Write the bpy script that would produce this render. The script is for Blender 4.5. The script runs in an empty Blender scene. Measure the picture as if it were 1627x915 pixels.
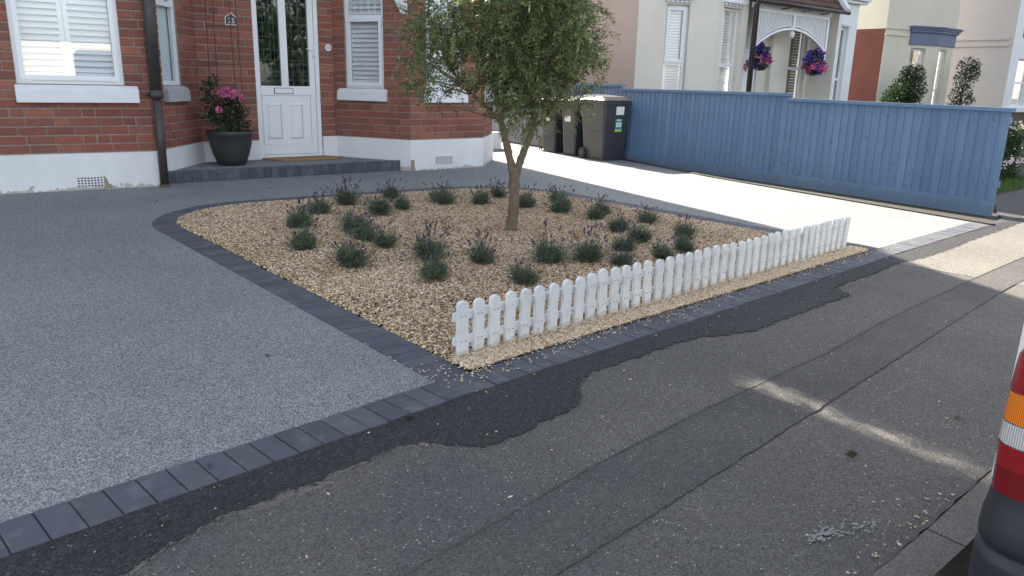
import bpy, bmesh, math, random
import numpy as np
from mathutils import Vector, Matrix
random.seed(7); rng = np.random.default_rng(7)
SC = bpy.context.scene
COL = SC.collection
R = math.radians

# ------------------------------------------------------------------ camera, sky, sun, exposure
YAW, PITCH, ROLL, CH = R(39.546), R(15.0), R(1.35), 1.3
Fv = Vector((math.sin(YAW)*math.cos(PITCH), math.cos(YAW)*math.cos(PITCH), -math.sin(PITCH)))
R0 = Vector((math.cos(YAW), -math.sin(YAW), 0)); U0 = R0.cross(Fv)
Rv = R0*math.cos(ROLL)+U0*math.sin(ROLL); Uv = U0*math.cos(ROLL)-R0*math.sin(ROLL)
cam = bpy.data.cameras.new('camera'); cam.lens = 1220/1627*36; cam.sensor_width = 36; cam.clip_end = 500; cam.clip_start = 0.05
co = bpy.data.objects.new('camera', cam); COL.objects.link(co)
m = Matrix((Rv, Uv, -Fv)).transposed().to_4x4(); m.translation = (0, 0, CH); co.matrix_world = m
SC.camera = co
SUN_AZ, SUN_EL = R(13.3), R(28.1)           # azimuth from +Y towards +X
w = bpy.data.worlds.new('World'); SC.world = w; w.use_nodes = True
nt = w.node_tree; bg = nt.nodes['Background']; sky = nt.nodes.new('ShaderNodeTexSky')
sky.sky_type = 'NISHITA'; sky.sun_disc = False; sky.sun_elevation = SUN_EL; sky.sun_rotation = SUN_AZ
sky.air_density = 1.0; sky.dust_density = 1.5; sky.ozone_density = 1.0
hs = nt.nodes.new('ShaderNodeHueSaturation'); hs.inputs['Saturation'].default_value = .42; nt.links.new(sky.outputs[0], hs.inputs['Color']); nt.links.new(hs.outputs[0], bg.inputs[0]); bg.inputs[1].default_value = 0.085
sl = bpy.data.lights.new('sun', 'SUN'); sl.energy = 4.6; sl.angle = R(0.5); sl.color = (1, .88, .72)
so = bpy.data.objects.new('sun', sl); COL.objects.link(so)
sd = Vector((math.sin(SUN_AZ)*math.cos(SUN_EL), math.cos(SUN_AZ)*math.cos(SUN_EL), math.sin(SUN_EL)))
so.rotation_euler = (-sd).to_track_quat('-Z', 'Y').to_euler(); so.location = sd*60
SC.view_settings.view_transform = 'Standard'; SC.view_settings.look = 'None'
SC.view_settings.exposure = 2.5; SC.view_settings.gamma = 1.0

# ------------------------------------------------------------------ materials
def lerp(a, b, t): return a+(b-a)*t
def nodes(name):
    m = bpy.data.materials.new(name); m.use_nodes = True
    t = m.node_tree; b = t.nodes['Principled BSDF']
    return m, t, b
def N(t, kind, **k):
    n = t.nodes.new(kind)
    for a, v in k.items():
        if a.startswith('i_'): n.inputs[a[2:].replace('_', ' ')].default_value = v
        else: setattr(n, a, v)
    return n
def ramp(t, fac, cols, const=False):
    r = t.nodes.new('ShaderNodeValToRGB'); e = r.color_ramp.elements
    if const: r.color_ramp.interpolation = 'CONSTANT'
    n = len(cols)
    for i, c in enumerate(cols):
        pos, c = (c[0], c[1]) if len(c) == 2 else (i/(n-1) if not const else i/n, c)
        if i < 2: el = e[i]; el.position = pos
        else: el = e.new(pos)
        el.color = (*c, 1)
    t.links.new(fac, r.inputs[0]); return r
def pos(t):
    g = t.nodes.new('ShaderNodeNewGeometry'); return g.outputs['Position']
def rnd_val(t):
    oi = t.nodes.new('ShaderNodeObjectInfo'); at = N(t, 'ShaderNodeAttribute', attribute_name='rnd')
    a = N(t, 'ShaderNodeMath', operation='ADD'); t.links.new(oi.outputs['Random'], a.inputs[0]); t.links.new(at.outputs['Fac'], a.inputs[1])
    f = N(t, 'ShaderNodeMath', operation='FRACT'); t.links.new(a.outputs[0], f.inputs[0]); return f.outputs[0]
def noise(t, scale, detail=4, rough=.6, vec=None):
    n = N(t, 'ShaderNodeTexNoise'); n.inputs['Scale'].default_value = scale; n.inputs['Detail'].default_value = detail; n.inputs['Roughness'].default_value = rough
    t.links.new(vec or pos(t), n.inputs['Vector']); return n.outputs['Fac']
def mixc(t, a, b, fac, mode='MIX'):
    x = N(t, 'ShaderNodeMix', data_type='RGBA', blend_type=mode)
    for s, v in ((0, fac), (6, a), (7, b)):
        if hasattr(v, 'is_output'): t.links.new(v, x.inputs[s])
        else: x.inputs[s].default_value = (*v, 1) if isinstance(v, tuple) else v
    return x.outputs[2]
def bump(t, b, h, strength, dist=.01):
    n = N(t, 'ShaderNodeBump'); n.inputs['Strength'].default_value = strength; n.inputs['Distance'].default_value = dist
    t.links.new(h, n.inputs['Height']); t.links.new(n.outputs[0], b.inputs['Normal'])
def basic(name, c1, c2=None, scale=6, rough=.6, bs=0, bscale=60, bd=.003, metal=0, detail=5, spec=.5, stretch=None):
    m, t, b = nodes(name); c2 = c2 or tuple(x*.85 for x in c1)
    v = pos(t)
    if stretch:
        mp = N(t, 'ShaderNodeMapping'); mp.inputs['Scale'].default_value = stretch; t.links.new(v, mp.inputs[0]); v = mp.outputs[0]
    r = ramp(t, noise(t, scale, detail, .6, v), [(.3, c1), (.7, c2)])
    t.links.new(r.outputs[0], b.inputs['Base Color']); b.inputs['Roughness'].default_value = rough
    b.inputs['Metallic'].default_value = metal; b.inputs['Specular IOR Level'].default_value = spec
    if bs: bump(t, b, noise(t, bscale, 4, .6, v), bs, bd)
    return m
def pieces(name, cols, nscale=25, namt=.35, dark=(.6,)*3, rough=.8, bs=.4, bscale=80, bd=.004, stain=None, spec=.4):
    """colour per piece (object or rnd attribute) with grain and soft dirt"""
    m, t, b = nodes(name)
    c = ramp(t, rnd_val(t), cols).outputs[0]
    n = ramp(t, noise(t, nscale, 6, .65), [(.25, dark), (.75, (1.08, 1.08, 1.08))]).outputs[0]
    c = mixc(t, c, n, namt, 'MULTIPLY')
    if stain:
        f = ramp(t, noise(t, stain[1], 5, .6), [(.52, (0, 0, 0)), (.75, (1, 1, 1))]).outputs[0]
        f2 = N(t, 'ShaderNodeMath', operation='MULTIPLY'); t.links.new(f, f2.inputs[0]); f2.inputs[1].default_value = stain[2]
        c = mixc(t, c, stain[0], f2.outputs[0])
    t.links.new(c, b.inputs['Base Color']); b.inputs['Roughness'].default_value = rough; b.inputs['Specular IOR Level'].default_value = spec
    bump(t, b, noise(t, bscale, 4, .6), bs, bd)
    return m
def aggregate(name, cols, cell, patch, pscale=1.2, bs=.8, bd=.004, rough=.85, spec=.35, specks=None, fine=0.35):
    """small stones bound together: voronoi cells with their own shade, relief between them"""
    m, t, b = nodes(name)
    v = N(t, 'ShaderNodeTexVoronoi'); v.inputs['Scale'].default_value = cell; t.links.new(pos(t), v.inputs['Vector'])
    sep = N(t, 'ShaderNodeSeparateColor'); t.links.new(v.outputs['Color'], sep.inputs[0])
    c = ramp(t, sep.outputs[0], cols).outputs[0]
    gaps = ramp(t, v.outputs['Distance'], [(.35, (1, 1, 1)), (.8, (.45, .45, .45))]).outputs[0]
    c = mixc(t, c, gaps, .8, 'MULTIPLY')
    pt = ramp(t, noise(t, pscale, 6, .65), [(.3, patch[0]), (.7, patch[1])]).outputs[0]
    c = mixc(t, c, pt, 1.0, 'MULTIPLY')
    fn = ramp(t, noise(t, 38, 3, .7), [(.3, (.62,)*3), (.7, (1.25,)*3)]).outputs[0]
    c = mixc(t, c, fn, fine, 'MULTIPLY')
    if specks:
        v2 = N(t, 'ShaderNodeTexVoronoi'); v2.inputs['Scale'].default_value = specks[1]; t.links.new(pos(t), v2.inputs['Vector'])
        s2 = N(t, 'ShaderNodeSeparateColor'); t.links.new(v2.outputs['Color'], s2.inputs[0])
        a = N(t, 'ShaderNodeMath', operation='GREATER_THAN'); t.links.new(s2.outputs[1], a.inputs[0]); a.inputs[1].default_value = specks[2]
        d = N(t, 'ShaderNodeMath', operation='LESS_THAN'); t.links.new(v2.outputs['Distance'], d.inputs[0]); d.inputs[1].default_value = .38
        mu = N(t, 'ShaderNodeMath', operation='MULTIPLY'); t.links.new(a.outputs[0], mu.inputs[0]); t.links.new(d.outputs[0], mu.inputs[1])
        c = mixc(t, c, specks[0], mu.outputs[0])
    t.links.new(c, b.inputs['Base Color']); b.inputs['Roughness'].default_value = rough; b.inputs['Specular IOR Level'].default_value = spec
    inv = N(t, 'ShaderNodeMath', operation='SUBTRACT'); inv.inputs[0].default_value = 1; t.links.new(v.outputs['Distance'], inv.inputs[1])
    bump(t, b, inv.outputs[0], bs, bd)
    return m
def foliage(name, cols, rough=.55, transl=.25):
    m, t, b = nodes(name)
    c = ramp(t, rnd_val(t), cols).outputs[0]
    c = mixc(t, c, ramp(t, noise(t, 7, 3), [(.35, (.7, .7, .7)), (.65, (1.2, 1.2, 1.1))]).outputs[0], .8, 'MULTIPLY')
    t.links.new(c, b.inputs['Base Color']); b.inputs['Roughness'].default_value = rough; b.inputs['Specular IOR Level'].default_value = .35
    tr = t.nodes.new('ShaderNodeBsdfTranslucent'); t.links.new(c, tr.inputs[0])
    mx = t.nodes.new('ShaderNodeMixShader'); mx.inputs[0].default_value = transl
    t.links.new(b.outputs[0], mx.inputs[1]); t.links.new(tr.outputs[0], mx.inputs[2]); t.links.new(mx.outputs[0], t.nodes['Material Output'].inputs[0])
    return m
def glass(name, tint=(1, 1, 1), ior=1.6, gain=1.3, rough=0.0, wob=.0):
    m, t, b = nodes(name); t.nodes.remove(b)
    tr = t.nodes.new('ShaderNodeBsdfTransparent'); tr.inputs[0].default_value = (*tint, 1)
    gl = t.nodes.new('ShaderNodeBsdfGlossy'); gl.inputs['Roughness'].default_value = rough
    lw = t.nodes.new('ShaderNodeLayerWeight'); lw.inputs['Blend'].default_value = .5; pw = N(t, 'ShaderNodeMath', operation='POWER'); pw.inputs[1].default_value = 5; t.links.new(lw.outputs['Facing'], pw.inputs[0])
    f0 = ((ior-1)/(ior+1))**2; ad = N(t, 'ShaderNodeMath', operation='MULTIPLY_ADD'); ad.inputs[1].default_value = 1-f0; ad.inputs[2].default_value = f0; t.links.new(pw.outputs[0], ad.inputs[0])
    mu = N(t, 'ShaderNodeMath', operation='MULTIPLY', use_clamp=True); mu.inputs[1].default_value = gain; t.links.new(ad.outputs[0], mu.inputs[0])
    mx = t.nodes.new('ShaderNodeMixShader'); t.links.new(mu.outputs[0], mx.inputs[0]); t.links.new(tr.outputs[0], mx.inputs[1]); t.links.new(gl.outputs[0], mx.inputs[2])
    if wob:
        bp = N(t, 'ShaderNodeBump'); bp.inputs['Strength'].default_value = wob; bp.inputs['Distance'].default_value = .01
        t.links.new(noise(t, 5, 1), bp.inputs['Height']); t.links.new(bp.outputs[0], gl.inputs['Normal'])
    t.links.new(mx.outputs[0], t.nodes['Material Output'].inputs[0]); return m
def plinth_mat():
    m, t, b = nodes('painted_render')
    z = N(t, 'ShaderNodeSeparateXYZ'); t.links.new(pos(t), z.inputs[0])
    n = noise(t, 9, 6, .7)
    a = N(t, 'ShaderNodeMath', operation='MULTIPLY_ADD'); t.links.new(n, a.inputs[0]); a.inputs[1].default_value = .34; a.inputs[2].default_value = -.135
    d = N(t, 'ShaderNodeMath', operation='LESS_THAN'); t.links.new(z.outputs[2], d.inputs[0]); t.links.new(a.outputs[0], d.inputs[1])
    base = ramp(t, noise(t, 3, 5), [(.3, (.60, .61, .63)), (.75, (.69, .70, .72))]).outputs[0]
    c = mixc(t, base, ramp(t, noise(t, 40, 4), [(.3, (.30, .27, .22)), (.7, (.52, .50, .46))]).outputs[0], d.outputs[0])
    t.links.new(c, b.inputs['Base Color']); b.inputs['Roughness'].default_value = .75
    bump(t, b, noise(t, 14, 6, .7), .35, .01); return m
def blue_wood():
    m, t, b = nodes('blue_fence_stain')
    c = ramp(t, rnd_val(t), [(.085, .165, .285), (.11, .20, .33), (.098, .18, .305), (.125, .22, .35)]).outputs[0]
    mp = N(t, 'ShaderNodeMapping'); mp.inputs['Scale'].default_value = (14, 14, 1.2); t.links.new(pos(t), mp.inputs[0])
    g = ramp(t, noise(t, 3, 6, .7, mp.outputs[0]), [(.3, (.72, .74, .78)), (.7, (1.12, 1.1, 1.08))]).outputs[0]
    c = mixc(t, c, g, .7, 'MULTIPLY')
    v = N(t, 'ShaderNodeTexVoronoi'); v.inputs['Scale'].default_value = 5.5; t.links.new(pos(t), v.inputs['Vector'])
    k = ramp(t, v.outputs['Distance'], [(.04, (1, 1, 1)), (.16, (0, 0, 0))]).outputs[0]
    c = mixc(t, c, (.07, .11, .18), k)
    z = N(t, 'ShaderNodeSeparateXYZ'); t.links.new(pos(t), z.inputs[0]); a = N(t, 'ShaderNodeMath', operation='MULTIPLY_ADD'); t.links.new(noise(t, 6, 6, .75), a.inputs[0]); a.inputs[1].default_value = .55; a.inputs[2].default_value = -.17
    d = N(t, 'ShaderNodeMath', operation='LESS_THAN'); t.links.new(z.outputs[2], d.inputs[0]); t.links.new(a.outputs[0], d.inputs[1]); k2 = N(t, 'ShaderNodeMath', operation='MULTIPLY'); t.links.new(d.outputs[0], k2.inputs[0]); k2.inputs[1].default_value = .35
    c = mixc(t, c, (.10, .12, .13), k2.outputs[0])
    c = mixc(t, c, ramp(t, noise(t, 1.1, 5, .6), [(.3, (.86, .88, .9)), (.7, (1.12, 1.1, 1.08))]).outputs[0], .8, 'MULTIPLY')
    t.links.new(c, b.inputs['Base Color']); b.inputs['Roughness'].default_value = .7
    bump(t, b, noise(t, 12, 5, .7, mp.outputs[0]), .5, .004); return m

MT = {}
BR = [(.235, .085, .060), (.29, .105, .070), (.185, .070, .055), (.33, .13, .085), (.245, .10, .080), (.21, .08, .064), (.275, .095, .066)]
MT['brick'] = pieces('red_brick', BR, 30, .8, (.55, .5, .5), .88, .6, 90, .004, ((.16, .10, .09), 2.3, .45))
MT['mortar'] = basic('mortar', (.29, .25, .215), (.21, .18, .155), 12, .95, .6, 90, .004)
MT['mortar_dark'] = basic('dark_joint', (.022, .022, .024), (.04, .04, .045), 30, .95)
MT['plinth'] = plinth_mat()
MT['upvc'] = basic('white_plastic_frame', (.69, .71, .74), (.66, .68, .71), 2, .32)
MT['sillpaint'] = basic('sill_paint', (.66, .67, .70), (.60, .61, .65), 5, .55, .3, 25, .004)
MT['slat'] = basic('shutter_paint', (.76, .79, .82), (.72, .75, .78), 3, .5)
MT['glass'] = glass('window_glass', (.97, .98, .985), 1.6, 1.3)
MT['doorglass'] = glass('door_glass', (.62, .68, .66), 1.6, 1.7, .02, .05)
MT['dark'] = basic('dark_interior', (.03, .035, .035), (.05, .055, .05), 3, .9)
MT['room'] = basic('room_wall', (.34, .36, .34), (.22, .24, .23), 2, .9)
MT['lead'] = basic('lead_came', (.12, .13, .135), (.08, .09, .10), 9, .5, metal=.3)
MT['stain_r'] = glass('red_pane', (.45, .12, .06)); MT['stain_b'] = glass('blue_pane', (.10, .20, .55)); MT['stain_g'] = glass('green_pane', (.15, .35, .2))
MT['iron'] = basic('black_painted_iron', (.028, .026, .028), (.05, .042, .04), 14, .5, .3, 40, .003)
MT['rust'] = basic('rusty_wire', (.06, .035, .028), (.09, .05, .035), 30, .8)
MT['chrome'] = basic('brushed_metal', (.6, .6, .6), (.5, .5, .5), 20, .3, metal=1)
MT['charcoal'] = pieces('charcoal_block', [(.060, .068, .090), (.075, .083, .106), (.052, .058, .078), (.085, .092, .112), (.066, .073, .094)], 22, .6, (.62, .62, .65), .78, .5, 120, .002, ((.17, .18, .19), 7, .5))
MT['resin'] = aggregate('resin_bound_gravel', [(.07, .078, .086), (.165, .18, .19), (.23, .25, .26), (.31, .33, .335), (.44, .45, .445)], 215, ((.80, .84, .91), (1.10, 1.09, 1.05)), .55, .8, .003, .8, fine=.25)
MT['tar'] = aggregate('fresh_tarmac', [(.008, .009, .011), (.020, .022, .026), (.045, .048, .055), (.015, .016, .019)], 120, ((.8, .8, .84), (1.15, 1.15, 1.15)), 2.2, 1.0, .006, .8, specks=((.20, .20, .20), 120, .985))
MT['asphalt'] = aggregate('worn_asphalt', [(.075, .074, .075), (.12, .118, .118), (.148, .146, .145), (.10, .099, .099), (.18, .177, .174)], 175, ((.72, .72, .76), (1.10, 1.07, 1.02)), .9, .8, .005, .88, specks=((.36, .345, .32), 120, .975))
MT['asphalt2'] = aggregate('trench_asphalt', [(.062, .062, .064), (.10, .10, .10), (.12, .119, .119), (.08, .08, .081), (.15, .148, .147)], 150, ((.72, .72, .77), (1.08, 1.07, 1.04)), 1.4, .9, .006, .88, specks=((.30, .29, .275), 120, .975))
MT['asphaltdust'] = aggregate('dusty_asphalt_edge', [(.10, .095, .088), (.14, .133, .123), (.17, .163, .15), (.12, .115, .107)], 120, ((.8, .8, .8), (1.1, 1.08, 1.03)), 2, .8, .004)
MT['asphaltsun'] = aggregate('sun_paled_asphalt', [(.12, .116, .11), (.18, .174, .162), (.225, .217, .203), (.15, .145, .137), (.27, .26, .243)], 130, ((.8, .8, .8), (1.1, 1.09, 1.05)), 1.1, .9, .006)  # paler copy of the asphalt, sunlight put into the colour
MT['kerb'] = aggregate('kerb_stone', [(.11, .105, .10), (.15, .14, .135), (.13, .125, .12)], 160, ((.8, .78, .78), (1.1, 1.08, 1.05)), 3, .5, .003)
MT['edging'] = aggregate('concrete_edging', [(.045, .045, .048), (.065, .065, .068), (.055, .055, .058)], 130, ((.8, .8, .82), (1.05, 1.05, 1.05)), 3, .4, .003)  # darkened to stand in for fence shade on the strip and path
MT['crack'] = basic('crack_fill', (.04, .04, .04), (.07, .07, .07), 30, .9)
MT['lime'] = basic('pale_scuff', (.24, .24, .24), (.17, .17, .17), 40, .9)
MT['soil'] = basic('soil', (.028, .025, .022), (.018, .017, .015), 9, .95, .7, 40, .01)  # darkened too, in place of shade along the fence foot
MT['gravelbase'] = aggregate('gravel_underlay', [(.20, .13, .08), (.36, .26, .17), (.50, .40, .29), (.28, .19, .12)], 75, ((.75, .72, .7), (1.1, 1.05, 1.0)), 1.2, 1, .008)
GC = [(.66, .54, .40), (.86, .80, .70), (.16, .10, .06), (.26, .15, .08), (.52, .38, .24), (.66, .54, .39), (.40, .26, .15), (.72, .63, .50), (.33, .21, .13), (.60, .46, .30), (.80, .74, .64), (.46, .31, .18), (.18, .11, .07), (.62, .55, .47), (.88, .84, .76)]
MT['stone'] = pieces('golden_gravel', [(c[0]*1.02, c[1]*.97, c[2]*.90) for c in GC], 60, .5, (.7, .66, .62), .8, .2, 200, .002, ((.30, .19, .12), 1.3, .45))
MT['stone_o'] = pieces('clean_orange_gravel', [(.48, .31, .16), (.66, .52, .34), (.74, .65, .50), (.54, .37, .20), (.80, .75, .66), (.42, .26, .14), (.68, .58, .42), (.30, .19, .11), (.78, .72, .60)], 60, .4, (.75, .7, .65), .75, .2, 200, .002)
MT['picket'] = pieces('white_fence_paint', [(.66, .69, .71), (.71, .73, .75), (.63, .66, .68)], 14, .45, (.8, .8, .78), .6, .5, 60, .003, ((.42, .40, .35), 16, .35))
def grime(m):
    t = m.node_tree; bs_ = t.nodes['Principled BSDF']; src = bs_.inputs['Base Color'].links[0].from_socket
    z = N(t, 'ShaderNodeSeparateXYZ'); t.links.new(pos(t), z.inputs[0]); a = N(t, 'ShaderNodeMath', operation='MULTIPLY_ADD'); t.links.new(noise(t, 30, 5, .7), a.inputs[0]); a.inputs[1].default_value = .12; a.inputs[2].default_value = -.015
    d = N(t, 'ShaderNodeMath', operation='LESS_THAN'); t.links.new(z.outputs[2], d.inputs[0]); t.links.new(a.outputs[0], d.inputs[1])
    k = N(t, 'ShaderNodeMath', operation='MULTIPLY'); t.links.new(d.outputs[0], k.inputs[0]); k.inputs[1].default_value = .45
    t.links.new(mixc(t, src, (.40, .34, .26), k.outputs[0]), bs_.inputs['Base Color'])
grime(MT['picket'])
MT['blue'] = blue_wood()
MT['post'] = basic('weathered_post', (.11, .075, .05), (.07, .05, .035), 20, .9, .5, 40)
MT['block'] = pieces('grey_block', [(.20, .22, .25), (.24, .26, .29), (.18, .20, .23)], 12, .5, (.7, .7, .7), .9, .4, 60)
MT['bin'] = basic('bin_plastic', (.032, .035, .039), (.042, .045, .049), 5, .42, .25, 220, .001)
MT['binlid'] = basic('bin_lid_plastic', (.055, .056, .06), (.07, .07, .072), 5, .45, .3, 180, .001)
MT['sticker'] = basic('white_sticker', (.72, .74, .74), (.62, .64, .64), 18, .5)
MT['teal'] = basic('green_sticker', (.02, .20, .19), (.03, .26, .24), 18, .5)
MT['lime_s'] = basic('lime_print', (.45, .55, .16), (.40, .50, .15), 18, .5)
MT['rubber'] = basic('rubber', (.02, .02, .02), (.03, .03, .03), 18, .8)
MT['bark'] = basic('olive_bark', (.20, .155, .105), (.12, .09, .06), 9, .9, .8, 22, .012, stretch=(6, 6, 1.5))
MT['leaf'] = foliage('olive_leaves', [(.065, .10, .05), (.105, .155, .06), (.17, .22, .08), (.09, .13, .065), (.25, .29, .10), (.17, .20, .105), (.36, .37, .17)])
MT['lav'] = foliage('lavender_leaves', [(.065, .095, .070), (.095, .14, .095), (.14, .19, .11), (.09, .12, .095), (.20, .24, .16), (.12, .155, .12)])
MT['lavstem'] = foliage('lavender_stalks', [(.10, .13, .08), (.14, .17, .10)])
MT['lavfl'] = foliage('lavender_flowers', [(.045, .035, .075), (.07, .05, .13), (.11, .08, .20), (.045, .035, .07)], .8, .1)
MT['pink'] = foliage('pink_petals', [(.62, .16, .36), (.70, .26, .48), (.55, .10, .28)], .6, .3)
MT['purple'] = foliage('purple_petals', [(.10, .045, .42), (.14, .07, .55), (.08, .03, .32), (.2, .08, .5)], .6, .3)
MT['magenta'] = foliage('magenta_petals', [(.65, .08, .30), (.75, .16, .42)], .6, .3)
MT['paleflower'] = foliage('pale_petals', [(.75, .6, .7), (.8, .75, .72)], .6, .3)
MT['bush'] = foliage('bush_leaves', [(.014, .034, .013), (.024, .052, .018), (.036, .07, .024), (.018, .04, .016)])
MT['grass'] = foliage('lawn_grass', [(.05, .10, .025), (.08, .14, .03), (.10, .16, .045)])
MT['pot'] = basic('black_plastic_pot', (.028, .028, .030), (.036, .036, .038), 8, .5)
MT['coir'] = basic('coir_mat', (.36, .20, .085), (.26, .14, .06), 60, .95, .8, 220, .004)
MT['coird'] = basic('coir_mat_print', (.16, .09, .045), (.12, .07, .04), 60, .95)
MT['cream'] = basic('cream_render', (.62, .60, .54), (.58, .56, .50), 2.5, .85, .5, 55, .012)
MT['whitewall'] = basic('white_render', (.70, .72, .74), (.66, .68, .70), 2.5, .85, .3, 55, .008)
MT['beige'] = basic('beige_render', (.44, .37, .32), (.40, .335, .295), 1.2, .9, .4, 40, .008)
MT['yellow'] = basic('yellow_render', (.58, .55, .46), (.54, .51, .42), 2, .88, .3, 45, .008)
MT['pinkish'] = basic('pale_pink_render', (.52, .475, .44), (.48, .44, .41), 2, .88, .3, 45, .008)
MT['bluetrim'] = basic('blue_trim', (.11, .14, .23), (.10, .125, .205), 3, .6)
MT['tiles'] = pieces('roof_tiles', [(.09, .045, .036), (.12, .06, .045), (.07, .04, .035)], 20, .6, (.6, .6, .6), .85, .5, 60)
MT['crumbly'] = basic('crumbled_render', (.34, .29, .20), (.20, .17, .12), 30, .95, .8, 50, .01)
MT['crumb'] = pieces('tarmac_crumb', [(.02, .021, .025), (.05, .052, .06), (.10, .10, .10)], 60, .3)
MT['grit'] = pieces('road_grit', [(.10, .10, .10), (.22, .21, .19), (.05, .05, .05)], 60, .3)
MT['deadleaf'] = foliage('dead_leaf', [(.06, .045, .03), (.10, .07, .04)])
MT['glass_soft'] = glass('side_window_glass', (.9, .93, .93), 1.45, .45)
def course_mat(name, cols, mort, scale=1, axis='Y'):
    m, t, b = nodes(name)
    sx = N(t, 'ShaderNodeSeparateXYZ'); t.links.new(pos(t), sx.inputs[0])
    cb = N(t, 'ShaderNodeCombineXYZ'); t.links.new(sx.outputs[0 if axis == 'X' else 1], cb.inputs[0]); t.links.new(sx.outputs[2], cb.inputs[1])
    br = N(t, 'ShaderNodeTexBrick'); t.links.new(cb.outputs[0], br.inputs['Vector']); br.inputs['Scale'].default_value = 1
    br.inputs['Brick Width'].default_value = .24*scale; br.inputs['Row Height'].default_value = .085*scale; br.inputs['Mortar Size'].default_value = .007
    br.inputs['Color1'].default_value = (*cols[0], 1); br.inputs['Color2'].default_value = (*cols[1], 1); br.inputs['Mortar'].default_value = (*mort, 1)
    c = mixc(t, br.outputs[0], ramp(t, noise(t, 3, 5), [(.3, (.75,)*3), (.7, (1.1,)*3)]).outputs[0], .7, 'MULTIPLY')
    t.links.new(c, b.inputs['Base Color']); b.inputs['Roughness'].default_value = .85; bump(t, b, br.outputs['Fac'], -.4, .006); return m
MT['redwall'] = course_mat('red_painted_brick', ((.155, .048, .034), (.135, .042, .032)), (.12, .042, .034))
MT['brickfar'] = course_mat('old_red_brick', ((.24, .08, .055), (.19, .06, .045)), (.28, .23, .2))
MT['brickdark'] = course_mat('dark_brown_brick', ((.07, .04, .035), (.09, .05, .042)), (.12, .10, .09), 1, 'X')
MT['vanpaint'] = basic('white_van_paint', (.82, .83, .84), (.80, .81, .82), 1, .22)
MT['bumper'] = basic('grey_bumper_plastic', (.018, .021, .028), (.025, .028, .036), 3, .55, .4, 260, .001)
MT['dustyglass'] = basic('dark_van_glass', (.02, .024, .028), (.03, .034, .038), 2, .08)
def lens(name, c, band=0):
    m, t, b = nodes(name)
    if band:
        wv = N(t, 'ShaderNodeTexWave', bands_direction='Y'); wv.inputs['Scale'].default_value = band; t.links.new(pos(t), wv.inputs['Vector'])
        r = ramp(t, wv.outputs['Fac'], [tuple(x*.55 for x in c), tuple(min(1, x*1.25) for x in c)])
        t.links.new(r.outputs[0], b.inputs['Base Color']); bump(t, b, wv.outputs['Fac'], .3, .002)
    else: b.inputs['Base Color'].default_value = (*c, 1)
    b.inputs['Roughness'].default_value = .12; b.inputs['Coat Weight'].default_value = .6; b.inputs['Coat Roughness'].default_value = .05
    return m
MT['lred2'] = lens('dark_red_lens', (.17, .006, .010)); MT['lred'] = lens('red_lens', (.30, .010, .014), 70); MT['lamber'] = lens('amber_lens', (.85, .22, .015), 80); MT['lclear'] = lens('clear_lens', (.55, .54, .53), 60)
MT['plate'] = basic('plate_white', (.75, .75, .68), (.70, .70, .64), 9, .4)

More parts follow.
